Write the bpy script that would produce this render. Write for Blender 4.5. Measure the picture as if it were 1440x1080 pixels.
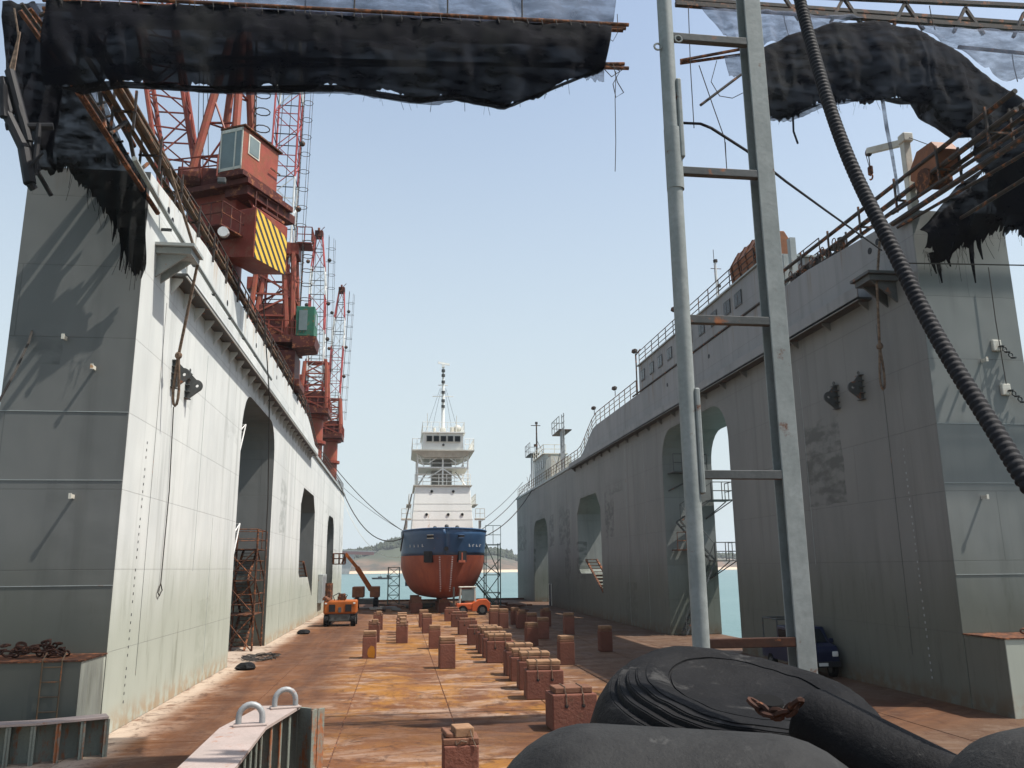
import bpy, bmesh, math, random
from math import sin, cos, pi, radians, hypot
from mathutils import Vector, Matrix, noise
from mathutils.geometry import tessellate_polygon
random.seed(7)
S = bpy.context.scene
for o in list(bpy.data.objects): bpy.data.objects.remove(o)
COL = S.collection

# ------------------------------------------------------------------ camera, sky, sun, exposure
cd = bpy.data.cameras.new('camera'); cam = bpy.data.objects.new('camera', cd); COL.objects.link(cam)
cd.sensor_width = 36; cd.sensor_fit = 'HORIZONTAL'; cd.lens = 29.0; cd.clip_start = 0.1; cd.clip_end = 20000
m = Matrix(((0.991229, -0.018663, -0.130829), (-0.131751, -0.216805, -0.967284), (-0.010312, 0.976037, -0.217362))).to_4x4(); m.translation = (0, 0, 4.0); cam.matrix_world = m
S.camera = cam
SUN = Vector((0.47, -0.15, 0.868)).normalized()
w = bpy.data.worlds.new('World'); S.world = w; w.use_nodes = True
wn = w.node_tree.nodes; wl = w.node_tree.links
sky = wn.new('ShaderNodeTexSky'); sky.sky_type = 'NISHITA'; sky.sun_disc = False
sky.sun_elevation = math.asin(SUN.z); sky.sun_rotation = math.atan2(SUN.x, SUN.y)
sky.altitude = 0; sky.air_density = 1.0; sky.dust_density = 2.0; sky.ozone_density = 1.0
bg = wn['Background']; bg.inputs[1].default_value = 0.15
# thin spring haze: the clear sky is veiled with an even pale blue, a little more towards the horizon all round
tc = wn.new('ShaderNodeTexCoord'); sx = wn.new('ShaderNodeSeparateXYZ'); wl.new(tc.outputs['Generated'], sx.inputs[0])
mr = wn.new('ShaderNodeMapRange'); mr.interpolation_type = 'SMOOTHSTEP'; wl.new(sx.outputs[2], mr.inputs[0])
mr.inputs['From Min'].default_value = 0.0; mr.inputs['From Max'].default_value = 0.75; mr.inputs['To Min'].default_value = 1.0; mr.inputs['To Max'].default_value = 0.20
mxs = wn.new('ShaderNodeMix'); mxs.data_type = 'RGBA'; wl.new(mr.outputs[0], mxs.inputs[0]); wl.new(sky.outputs[0], mxs.inputs[6]); mxs.inputs[7].default_value = (3.2, 3.65, 3.8, 1)
wl.new(mxs.outputs[2], bg.inputs[0])
ld = bpy.data.lights.new('sun', 'SUN'); ld.energy = 5.0; ld.angle = radians(0.5); ld.color = (1.0, 0.95, 0.88)
lo = bpy.data.objects.new('sun', ld); COL.objects.link(lo); lo.rotation_euler = SUN.to_track_quat('Z', 'Y').to_euler()
S.view_settings.view_transform = 'Standard'; S.view_settings.look = 'None'
S.view_settings.exposure = 0.52; S.view_settings.gamma = 1; S.view_settings.use_curve_mapping = False

# ------------------------------------------------------------------ mesh helpers
BASE = {}
class MB:
    def __init__(s): s.v = []; s.f = []
    def add(s, vs, fs):
        n = len(s.v); s.v += [tuple(v) for v in vs]; s.f += [tuple(i + n for i in f) for f in fs]; return s
    def hexa(s, p):      # 8 points: bottom 4 ccw, top 4
        return s.add(p, [(3,2,1,0),(4,5,6,7),(0,1,5,4),(1,2,6,5),(2,3,7,6),(3,0,4,7)])
    def box(s, x0, x1, y0, y1, z0, z1):
        return s.hexa([(x0,y0,z0),(x1,y0,z0),(x1,y1,z0),(x0,y1,z0),(x0,y0,z1),(x1,y0,z1),(x1,y1,z1),(x0,y1,z1)])
    def cbox(s, c, d, rz=0, ry=0, rx=0):
        M = Matrix.Translation(c) @ Matrix.Rotation(rz,4,'Z') @ Matrix.Rotation(ry,4,'Y') @ Matrix.Rotation(rx,4,'X')
        a,b,e = d[0]/2, d[1]/2, d[2]/2
        return s.hexa([M @ Vector(q) for q in [(-a,-b,-e),(a,-b,-e),(a,b,-e),(-a,b,-e),(-a,-b,e),(a,-b,e),(a,b,e),(-a,b,e)]])
    def bbox(s, c, d, bev=0.03, rz=0, ry=0, rx=0):      # box with bevelled edges
        bm = bmesh.new(); bmesh.ops.create_cube(bm, size=1)
        for v in bm.verts: v.co = Vector((v.co.x*d[0], v.co.y*d[1], v.co.z*d[2]))
        bmesh.ops.bevel(bm, geom=list(bm.edges), offset=bev, segments=2, profile=0.5, affect='EDGES')
        M = Matrix.Translation(c) @ Matrix.Rotation(rz,4,'Z') @ Matrix.Rotation(ry,4,'Y') @ Matrix.Rotation(rx,4,'X')
        bm.verts.index_update()
        s.add([M @ v.co for v in bm.verts], [[v.index for v in f.verts] for f in bm.faces]); bm.free(); return s
    def tube(s, a, b, r, n=6, r2=None):
        return s.path([a, b], r, n, r2=r2)
    def path(s, pts, r, n=6, closed=False, r2=None):
        P = [Vector(p) for p in pts]; k = len(P); vs = []; up = None
        for i, p in enumerate(P):
            if closed: t = P[(i+1) % k] - P[i-1]
            else: t = P[min(i+1,k-1)] - P[max(i-1,0)]
            t = t.normalized() if t.length > 1e-9 else Vector((0,0,1))
            if up is None:
                up = Vector((0,0,1)) if abs(t.z) < 0.9 else Vector((1,0,0))
            sx = t.cross(up)
            if sx.length < 1e-4: sx = t.cross(Vector((0.3,0.9,0.2)))
            sx.normalize(); up = sx.cross(t).normalized()
            rr = r[i] if isinstance(r,(list,tuple)) else (r if r2 is None else r + (r2-r)*i/(k-1))
            for j in range(n):
                q = 2*pi*j/n + pi/n; vs.append(p + sx*rr*cos(q) + up*rr*sin(q))
        fs = []
        for i in range(k if closed else k-1):
            a0 = i*n; b0 = ((i+1) % k)*n
            for j in range(n): fs.append((a0+j, a0+(j+1)%n, b0+(j+1)%n, b0+j))
        if not closed:
            fs.append(tuple(range(n-1,-1,-1))); fs.append(tuple((k-1)*n+j for j in range(n)))
        return s.add(vs, fs)
    def bar(s, a, b, wd, ht=None):        # square section bar
        return s.path([a,b], wd*0.7071, 4) if ht is None else s.path([a,b], (wd+ht)*0.35, 4)
    def prism(s, poly, axis, a0, a1, holes=()):
        # poly in the two other axes, axis in 'x','y','z'
        loops = [list(poly)] + [list(h) for h in holes]
        flat = [p for l in loops for p in l]; n = len(flat)
        def P(p, a): return {'x':(a,p[0],p[1]), 'y':(p[0],a,p[1]), 'z':(p[0],p[1],a)}[axis]
        tris = tessellate_polygon([[Vector((p[0],p[1],0)) for p in l] for l in loops])
        vs = [P(p,a0) for p in flat] + [P(p,a1) for p in flat]; fs = []
        for t in tris: fs.append(tuple(t)); fs.append(tuple(i+n for i in reversed(t)))
        k = 0
        for l in loops:
            L = len(l)
            for i in range(L): fs.append((k+i, k+(i+1)%L, k+(i+1)%L+n, k+i+n))
            k += L
        return s.add(vs, fs)
    def lathe(s, prof, n, M=None):
        M = M or Matrix.Identity(4); vs = []; k = len(prof)
        for r, z in prof:
            for j in range(n): vs.append(M @ Vector((r*cos(2*pi*j/n), r*sin(2*pi*j/n), z)))
        fs = [(i*n+j, i*n+(j+1)%n, (i+1)*n+(j+1)%n, (i+1)*n+j) for i in range(k-1) for j in range(n)]
        fs.append(tuple(range(n-1,-1,-1))); fs.append(tuple((k-1)*n+j for j in range(n)))
        return s.add(vs, fs)
    def cyl(s, c, r, h, n=16, axis='z'):
        c = Vector(c); d = {'x':Vector((h/2,0,0)),'y':Vector((0,h/2,0)),'z':Vector((0,0,h/2))}[axis]
        return s.path([c-d, c+d], r, n)
    def ring(s, c, R, r, M=None, n=12, k=6, a0=0, a1=2*pi):
        M = M or Matrix.Identity(4); full = abs(a1-a0-2*pi) < 1e-6
        st = n if full else n+1
        return s.path([Vector(c) + M.to_3x3() @ Vector((R*cos(a0+(a1-a0)*i/n), R*sin(a0+(a1-a0)*i/n), 0)) for i in range(st)], r, k, closed=full)
    def sphere(s, c, r, n=10, sz=1):
        prof = [(max(r*sin(pi*i/n),1e-4), -r*sz*cos(pi*i/n)) for i in range(n+1)]
        return s.lathe(prof, n+2, Matrix.Translation(c))

def tag(o, label=None, cat=None, group=None, kind=None):
    if label: o['label'] = label
    if cat: o['category'] = cat
    if group: o['group'] = group
    if kind: o['kind'] = kind
    return o
def thing(name, label, cat, loc=(0,0,0), group=None):
    o = bpy.data.objects.new(name, None); COL.objects.link(o); o.location = loc; o.empty_display_size = 0.2
    BASE[o.name] = Vector(loc); tag(o, label, cat, group); return o
def obj(name, mb, mat, parent=None, smooth=False, bev=0, label=None):
    me = bpy.data.meshes.new(name)
    b = BASE.get(parent.name, Vector()) if parent else Vector()
    vs = [tuple(Vector(v) - b) for v in mb.v]
    me.from_pydata(vs, [], mb.f); me.validate()
    bm = bmesh.new(); bm.from_mesh(me); bmesh.ops.recalc_face_normals(bm, faces=bm.faces); bm.to_mesh(me); bm.free()
    if smooth:
        me.shade_smooth()
        try: me.set_sharp_from_angle(angle=radians(38))
        except Exception: pass
    if mat: me.materials.append(mat)
    o = bpy.data.objects.new(name, me); COL.objects.link(o)
    if parent: o.parent = parent; BASE[o.name] = b
    if bev:
        md = o.modifiers.new('bevel','BEVEL'); md.width = bev; md.segments = 2; md.limit_method = 'ANGLE'
    if label: o['label'] = label
    return o
def copy_tree(o, parent=None):
    c = o.copy(); COL.objects.link(c); c.parent = parent
    for ch in o.children: copy_tree(ch, c)
    return c
def lerp(a, b, t): return Vector(a)*(1-t) + Vector(b)*t
def sag(a, b, d, n=14): return [lerp(a,b,i/n) - Vector((0,0,d*4*(i/n)*(1-i/n))) for i in range(n+1)]
def rail(mb, pts, h=1.0, step=1.5, r=0.03, mids=(0.5,), rp=None):
    for a, b in zip(pts[:-1], pts[1:]):
        a, b = Vector(a), Vector(b); L = (b-a).length; k = max(1, round(L/step))
        for i in range(k+1):
            p = lerp(a,b,i/k); mb.tube(p, p+Vector((0,0,h)), rp or r, 5)
        for q in (1.0,)+tuple(mids): mb.tube(a+Vector((0,0,h*q)), b+Vector((0,0,h*q)), r, 5)
def lattice(mb, A, B, n, r, rb, X=True):     # A, B: four corners at each end
    A = [Vector(p) for p in A]; B = [Vector(p) for p in B]
    for a, b in zip(A, B): mb.tube(a, b, r, 6)
    for i in range(n+1):
        Q = [lerp(a,b,i/n) for a,b in zip(A,B)]
        for j in range(4): mb.tube(Q[j], Q[(j+1)%4], rb, 4)
        if i < n:
            N = [lerp(a,b,(i+1)/n) for a,b in zip(A,B)]
            for j in range(4):
                if (i+j) % 2: mb.tube(Q[j], N[(j+1)%4], rb, 4)
                else: mb.tube(Q[(j+1)%4], N[j], rb, 4)

# ------------------------------------------------------------------ materials
def newmat(name):
    m = bpy.data.materials.new(name); m.use_nodes = True
    return m, m.node_tree.nodes, m.node_tree.links, m.node_tree.nodes['Principled BSDF']
class NG:
    def __init__(s, m): s.n = m.node_tree.nodes; s.l = m.node_tree.links
    def pos(s): return s.n.new('ShaderNodeNewGeometry').outputs['Position']
    def objc(s): return s.n.new('ShaderNodeTexCoord').outputs['Object']
    def map(s, v, sc=(1,1,1), loc=(0,0,0), rot=(0,0,0)):
        q = s.n.new('ShaderNodeMapping'); s.l.new(v, q.inputs[0]); q.inputs['Scale'].default_value = sc; q.inputs['Location'].default_value = loc; q.inputs['Rotation'].default_value = rot
        return q.outputs[0]
    def noise(s, v, scale=1, detail=6, rough=0.6, dist=0):
        q = s.n.new('ShaderNodeTexNoise'); s.l.new(v, q.inputs['Vector']); q.inputs['Scale'].default_value = scale
        q.inputs['Detail'].default_value = detail; q.inputs['Roughness'].default_value = rough; q.inputs['Distortion'].default_value = dist
        return q.outputs['Fac']
    def ramp(s, v, a, b, lo=0.0, hi=1.0):
        q = s.n.new('ShaderNodeMapRange'); q.interpolation_type = 'SMOOTHSTEP'; s.set(q.inputs['Value'], v)
        q.inputs['From Min'].default_value = a; q.inputs['From Max'].default_value = b
        q.inputs['To Min'].default_value = lo; q.inputs['To Max'].default_value = hi; return q.outputs[0]
    def set(s, i, v):
        if isinstance(v, (int,float)): i.default_value = v
        elif isinstance(v, tuple): i.default_value = v if len(v) == 4 else v+(1,)
        else: s.l.new(v, i)
    def math(s, op, a, b=0.0):
        q = s.n.new('ShaderNodeMath'); q.operation = op; s.set(q.inputs[0], a); s.set(q.inputs[1], b); return q.outputs[0]
    def mix(s, f, a, b, mode='MIX'):
        q = s.n.new('ShaderNodeMix'); q.data_type = 'RGBA'; q.blend_type = mode
        s.set(q.inputs[0], f); s.set(q.inputs[6], a); s.set(q.inputs[7], b); return q.outputs[2]
    def sep(s, v):
        q = s.n.new('ShaderNodeSeparateXYZ'); s.l.new(v, q.inputs[0]); return q.outputs
    def comb(s, x, y, z):
        q = s.n.new('ShaderNodeCombineXYZ'); s.set(q.inputs[0],x); s.set(q.inputs[1],y); s.set(q.inputs[2],z); return q.outputs[0]
    def bump(s, h, st=0.3, d=0.02):
        q = s.n.new('ShaderNodeBump'); s.l.new(h, q.inputs['Height']); q.inputs['Strength'].default_value = st; q.inputs['Distance'].default_value = d
        return q.outputs[0]
    def rnd(s): return s.n.new('ShaderNodeObjectInfo').outputs['Random']
def weathered(name, c1, c2, rust=0.0, rustc=(0.16,0.06,0.025), scale=1.5, rough=0.6, bump=0.2, metal=0.0, streak=False, vary=0.0, sc2=9):
    m, N, L, B = newmat(name); g = NG(m); p = g.objc()
    ps = g.map(p, (1,1,0.15)) if streak else p
    col = g.mix(g.ramp(g.noise(ps, scale), 0.3, 0.7), c1, c2)
    col = g.mix(g.ramp(g.noise(p, sc2*3, 3), 0.35, 0.75, 0, 0.35), col, tuple(x*0.55 for x in c1))
    if rust:
        rf = g.ramp(g.math('ADD', g.noise(ps, scale*1.7, 9, 0.7), g.math('MULTIPLY', g.noise(p, sc2, 4), 0.25)), 0.80-rust*0.38, 0.90-rust*0.30)
        col = g.mix(rf, col, g.mix(g.noise(p, sc2*2), rustc, tuple(min(1,x*2.1) for x in rustc)))
    if vary:
        col = g.mix(g.math('MULTIPLY', g.rnd(), vary), col, tuple(x*0.45 for x in c1))
    g.set(B.inputs['Base Color'], col); B.inputs['Roughness'].default_value = rough; B.inputs['Metallic'].default_value = metal; B.inputs['Specular IOR Level'].default_value = 0.2 if rough > 0.47 else 0.5
    if bump: L.new(g.bump(g.noise(p, sc2*1.5, 5), bump, 0.02), B.inputs['Normal'])
    return m

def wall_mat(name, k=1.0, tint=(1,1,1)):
    m, N, L, B = newmat(name); g = NG(m); p = g.pos(); x, y, z = g.sep(p)
    u = g.math('ADD', y, x)
    uv = g.comb(u, z, 0.0)
    big = g.noise(g.map(p, (0.35,0.35,0.12)), 1, 5)
    col = g.mix(g.ramp(big, 0.32, 0.68), (0.58,0.595,0.57), (0.48,0.50,0.485))
    st = g.noise(g.map(p, (1.6,1.6,0.07)), 1, 6, 0.65)
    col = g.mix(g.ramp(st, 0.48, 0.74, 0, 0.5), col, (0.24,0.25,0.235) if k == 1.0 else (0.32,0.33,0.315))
    # rolled-on paint patches
    sn = g.n.new('ShaderNodeVectorMath'); sn.operation = 'FLOOR'
    wob = g.math('MULTIPLY', g.noise(g.map(p,(0.8,0.8,0.8)),1,3), 0.5)
    L.new(g.map(g.comb(g.math('ADD',u,wob), g.math('ADD',z,wob), 0.0), (0.36,0.31,1)), sn.inputs[0])
    wnz = g.n.new('ShaderNodeTexWhiteNoise'); L.new(sn.outputs[0], wnz.inputs[0])
    pm = g.math('MULTIPLY', g.ramp(wnz.outputs[0], 0.74, 0.76), g.ramp(g.noise(g.map(p,(0.9,0.9,2.2)),1,5), 0.38, 0.6))
    pm = g.math('MULTIPLY', pm, g.ramp(z, 11.0, 8.5))
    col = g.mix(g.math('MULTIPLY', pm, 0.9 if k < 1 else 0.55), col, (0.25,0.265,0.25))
    # tide zone: greenish below about 4.5 m
    tz = g.ramp(g.math('ADD', z, g.math('MULTIPLY', g.noise(g.map(p,(0.5,0.5,0.1)),1,4), 2.4)), 6.6, 3.4)
    col = g.mix(g.math('MULTIPLY', tz, 0.75), col, (0.30,0.325,0.255))
    gr = g.ramp(g.noise(g.map(p,(2.2,2.2,0.35)),1,7,0.7), 0.52, 0.72)
    col = g.mix(g.math('MULTIPLY', g.math('MULTIPLY', gr, tz), 0.6), col, (0.19,0.20,0.155))
    # plate seams
    br = g.n.new('ShaderNodeTexBrick'); L.new(uv, br.inputs[0]); br.inputs['Scale'].default_value = 1
    br.inputs['Mortar Size'].default_value = 0.012; br.inputs['Brick Width'].default_value = 6.2; br.inputs['Row Height'].default_value = 2.03; br.offset = 0.5
    col = g.mix(g.math('MULTIPLY', br.outputs['Fac'], 0.35), col, (0.2,0.2,0.19))
    # rust runs from the top edge and specks
    rs = g.ramp(g.noise(g.map(p,(2.6,2.6,0.12)),1,6,0.7), 0.52, 0.68)
    rz = g.math('MULTIPLY', g.ramp(z, 14.0, 15.6), rs)
    col = g.mix(g.math('MULTIPLY', rz, 0.7), col, (0.36,0.22,0.09))
    sp = g.ramp(g.noise(g.map(p,(1.3,1.3,0.8)),1.6,10,0.75), 0.70, 0.76)
    col = g.mix(g.math('MULTIPLY', sp, 0.7), col, (0.17,0.10,0.055))
    foot = g.math('MULTIPLY', g.ramp(z, 0.8, 0.05), g.ramp(g.noise(p,2.2,5),0.35,0.6))
    col = g.mix(g.math('MULTIPLY', foot, 0.7), col, (0.30,0.19,0.10))
    if name.startswith('old'): col = g.mix(g.ramp(z,12.95,13.1), col, g.mix(1.0,col,(1.32,1.33,1.40),'MULTIPLY'))
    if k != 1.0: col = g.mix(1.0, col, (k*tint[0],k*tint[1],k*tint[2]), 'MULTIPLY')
    g.set(B.inputs['Base Color'], col); B.inputs['Roughness'].default_value = 0.62; B.inputs['Specular IOR Level'].default_value = 0.25
    h = g.math('SUBTRACT', g.math('MULTIPLY', g.noise(g.map(p,(0.55,0.55,0.35)),1,2), 1.0), g.math('MULTIPLY', br.outputs['Fac'], 0.12))
    L.new(g.bump(h, 0.8, 0.07), B.inputs['Normal'])
    return m
def deck_mat():
    m, N, L, B = newmat('rusty_deck_steel'); g = NG(m); p = g.pos(); x, y, z = g.sep(p)
    n1 = g.noise(g.map(p,(0.22,0.16,1)),1,7,0.62,0.6)
    n2 = g.noise(g.map(p,(0.9,0.6,1)),1,8,0.68,0.4)
    col = g.mix(g.ramp(n1,0.34,0.62), (0.15,0.060,0.026), (0.22,0.098,0.040))
    och = g.math('MULTIPLY', g.ramp(g.noise(g.map(p,(0.30,0.22,1),(7,3,0)),1,9,0.72,1.0),0.45,0.58), 1.0)
    col = g.mix(g.math('MULTIPLY',g.math('MULTIPLY',och,0.65),g.math('MULTIPLY',g.ramp(x,-3.5,-1.0),g.ramp(x,8.5,5.5))), col, (0.40,0.185,0.03))
    pale = g.ramp(g.noise(g.map(p,(0.34,0.75,1),(1,9,0)),1,9,0.76,1.0),0.47,0.62)
    col = g.mix(g.math('MULTIPLY',pale,0.85), col, (0.40,0.285,0.205))
    # right-hand third: greyer, darker
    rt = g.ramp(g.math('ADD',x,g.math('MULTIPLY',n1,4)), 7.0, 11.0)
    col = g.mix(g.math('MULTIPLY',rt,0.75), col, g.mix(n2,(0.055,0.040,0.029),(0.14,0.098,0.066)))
    # driving lane beside the left wall: dark brown, long streaks bending across in front
    lane = g.math('MULTIPLY', g.ramp(g.math('ADD',x,g.math('MULTIPLY',n1,2.5)), -0.2, -1.8), g.ramp(x,-6.6,-5.2))
    trk = g.noise(g.map(p,(1.1,0.09,1),(0,0,0),(0,0,radians(-6))),1,6,0.6,0.5)
    lcol = g.mix(g.ramp(trk,0.35,0.65),(0.08,0.034,0.018),(0.16,0.070,0.031))
    col = g.mix(g.math('MULTIPLY',lane,0.85), col, lcol)
    d = g.math('POWER', g.math('ADD', g.math('POWER',g.math('SUBTRACT',x,7.0),2.0), g.math('POWER',g.math('SUBTRACT',y,33.0),2.0)), 0.5)
    rr = g.noise(g.comb(d, g.math('MULTIPLY',n1,0.6), 0.0), 1.3, 5, 0.6)
    band = g.math('MULTIPLY', g.ramp(d,9.5,11.0), g.ramp(d,15.5,13.0))
    band = g.math('MULTIPLY', band, g.math('MULTIPLY', g.ramp(y,26.5,23.5), 1.0))
    col = g.mix(g.math('MULTIPLY',band,0.85), col, g.mix(g.ramp(rr,0.4,0.62),(0.075,0.033,0.018),(0.16,0.072,0.033)))
    oil = g.ramp(g.noise(g.map(p,(0.5,0.4,1),(4,4,0)),1,8,0.7,1.2),0.63,0.70)
    col = g.mix(g.math('MULTIPLY',oil,0.75), col, (0.03,0.021,0.016))
    speck = g.ramp(g.noise(p,7,5,0.7),0.6,0.75)
    col = g.mix(g.math('MULTIPLY',speck,0.5), col, (0.12,0.065,0.04))
    col = g.mix(g.math('MULTIPLY',g.ramp(g.noise(g.map(p,(3,9,1)),1,5,0.7),0.6,0.72),0.45), col, (0.38,0.29,0.20))
    col = g.mix(g.math('MULTIPLY',g.rnd(),0.18), col, (0.2,0.11,0.06))
    # pale strip along the foot of the left wall
    ps = g.math('MULTIPLY', g.ramp(x,-6.0,-6.9), g.ramp(n2,0.3,0.5))
    col = g.mix(g.math('MULTIPLY',ps,0.8), col, (0.56,0.47,0.36))
    g.set(B.inputs['Base Color'], col)
    B.inputs['Specular IOR Level'].default_value = 0.12
    g.set(B.inputs['Roughness'], g.ramp(n2,0.3,0.7,0.6,0.95))
    blot=g.ramp(g.noise(g.map(p,(1.7,1.1,1),(5,1,0)),1,10,0.8,0.6),0.5,0.62)
    col=g.mix(g.math('MULTIPLY',blot,0.7),col,(0.075,0.036,0.022))
    scr=g.ramp(g.noise(g.map(p,(0.7,6.0,1),(0,0,0),(0,0,0.35)),1,6,0.7,1.5),0.62,0.70)
    col=g.mix(g.math('MULTIPLY',scr,0.5),col,(0.40,0.30,0.20))
    col=g.mix(1.0,col,(0.70,0.69,0.71),'MULTIPLY')
    g.set(B.inputs['Base Color'], col)
    L.new(g.bump(g.math('ADD',n2,g.math('MULTIPLY',g.noise(p,14,4),0.4)),0.55,0.03), B.inputs['Normal'])
    return m
def plain(name, c, rough=0.6, metal=0.0, bump=0.0):
    return weathered(name, c, tuple(x*0.8 for x in c), 0, scale=2, rough=rough, metal=metal, bump=bump)
def net_mat(name, dens, c1, c2, weave=60):
    m, N, L, B = newmat(name); g = NG(m); p = g.objc()
    q = g.noise(g.map(p,(1.0,1.0,0.5)),0.9,5,0.6)
    g.set(B.inputs['Base Color'], g.mix(g.ramp(q,0.45,0.65), c1, c2)); B.inputs['Roughness'].default_value = 0.95
    B.inputs['Specular IOR Level'].default_value = 0.1
    L.new(g.bump(g.noise(p,weave,3),0.6,0.02), B.inputs['Normal'])
    if dens < 1:
        t = N.new('ShaderNodeBsdfTransparent'); mx = N.new('ShaderNodeMixShader'); out = N['Material Output']
        f = g.math('ADD', g.ramp(g.noise(g.map(p,(0.6,1,2.0)),2.2,5,0.6),0.3,0.7,dens-0.18,min(1,dens+0.16)), g.math('MULTIPLY', g.math('SUBTRACT', g.noise(p,weave,2,0.5), 0.5), 0.22))
        L.new(f, mx.inputs[0]); L.new(t.outputs[0], mx.inputs[1]); L.new(B.outputs[0], mx.inputs[2]); L.new(mx.outputs[0], out.inputs[0])
    return m
def rubber_mat(name,c1,c2):
    m, N, L, B = newmat(name); g = NG(m); p = g.objc()
    col = g.mix(g.ramp(g.noise(p,1.6,6,0.65),0.35,0.65), c1, c2)
    sc = g.ramp(g.noise(g.map(p,(1.6,1.6,5),(0,0,0),(0.4,0.2,0)),1.5,9,0.75,0.8),0.56,0.68)
    col = g.mix(g.math('MULTIPLY',sc,0.3), col, (0.11,0.107,0.10))
    du = g.ramp(g.noise(p,18,6,0.8),0.62,0.8)
    col = g.mix(g.math('MULTIPLY',du,0.35), col, (0.12,0.115,0.11))
    g.set(B.inputs['Base Color'], col); B.inputs['Roughness'].default_value = 0.7; B.inputs['Specular IOR Level'].default_value = 0.13
    h = g.math('ADD', g.noise(p,5,6,0.7), g.math('MULTIPLY', g.noise(p,30,4,0.7), 0.3))
    L.new(g.bump(h,0.6,0.03), B.inputs['Normal']); return m
def stripes_mat():
    m, N, L, B = newmat('hazard_stripes'); g = NG(m); x,y,z = g.sep(g.objc())
    t = g.math('FRACT', g.math('MULTIPLY', g.math('SUBTRACT', g.math('MULTIPLY',y,0.9), g.math('MULTIPLY',z,-0.62)), 2.9))
    f = g.ramp(t,0.53,0.56)
    col = g.mix(f,(0.62,0.40,0.035),(0.018,0.016,0.016))
    col = g.mix(g.ramp(g.noise(g.objc(),6,6,0.7),0.58,0.75,0,0.5), col, (0.2,0.09,0.03))
    g.set(B.inputs['Base Color'], col); B.inputs['Roughness'].default_value = 0.6
    return m
def glass_mat(name, c=(0.03,0.04,0.045)):
    m, N, L, B = newmat(name); g = NG(m)
    g.set(B.inputs['Base Color'], g.mix(g.noise(g.objc(),1.4,3), c, tuple(x*1.9 for x in c))); B.inputs['Roughness'].default_value = 0.2; B.inputs['Specular IOR Level'].default_value = 0.22
    return m
def water_mat():
    m, N, L, B = newmat('sea_water'); g = NG(m); p = g.pos()
    n = g.noise(g.map(p,(0.012,0.04,1)),1,5)
    g.set(B.inputs['Base Color'], g.mix(g.ramp(n,0.35,0.65),(0.068,0.140,0.138),(0.09,0.165,0.160))); B.inputs['Roughness'].default_value = 0.28
    B.inputs['IOR'].default_value = 1.33
    h = g.math('ADD', g.noise(g.map(p,(0.5,1.3,1)),1,4), g.math('MULTIPLY', g.noise(g.map(p,(2,5,1)),1,3), 0.3))
    L.new(g.bump(h,0.55,0.35), B.inputs['Normal']); return m
def hill_mat():
    m, N, L, B = newmat('hillside'); g = NG(m); p = g.pos(); x,y,z = g.sep(p)
    n = g.noise(g.map(p,(0.03,0.02,0.12)),1,9,0.75,0.6)
    col = g.mix(g.ramp(n,0.42,0.58),(0.15,0.095,0.06),(0.055,0.048,0.032))
    zz = g.math('ADD', z, g.math('MULTIPLY', g.noise(g.map(p,(0.01,0.01,0.02)),1,5), 30))
    col = g.mix(g.ramp(zz,26,36), col, (0.045,0.055,0.028))
    col = g.mix(g.ramp(z,2.2,0.8), col, (0.48,0.38,0.27))
    g.set(B.inputs['Base Color'], col); B.inputs['Roughness'].default_value = 0.95; return m
def ship_red():
    m, N, L, B = newmat('antifouling_red'); g = NG(m); p = g.pos()
    n = g.noise(g.map(p,(0.9,0.9,0.35)),1,7,0.65)
    col = g.mix(g.ramp(n,0.35,0.65),(0.205,0.043,0.021),(0.27,0.066,0.031))
    col = g.mix(g.ramp(g.noise(g.map(p,(2.4,2.4,0.2)),1,6,0.7),0.5,0.7,0,0.6),col,(0.14,0.035,0.022))
    col = g.mix(g.ramp(g.noise(p,3,8,0.7),0.62,0.7,0,0.6),col,(0.27,0.12,0.075))
    g.set(B.inputs['Base Color'], col); B.inputs['Roughness'].default_value = 0.6
    L.new(g.bump(g.noise(p,0.8,3),0.4,0.06), B.inputs['Normal']); return m

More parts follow.
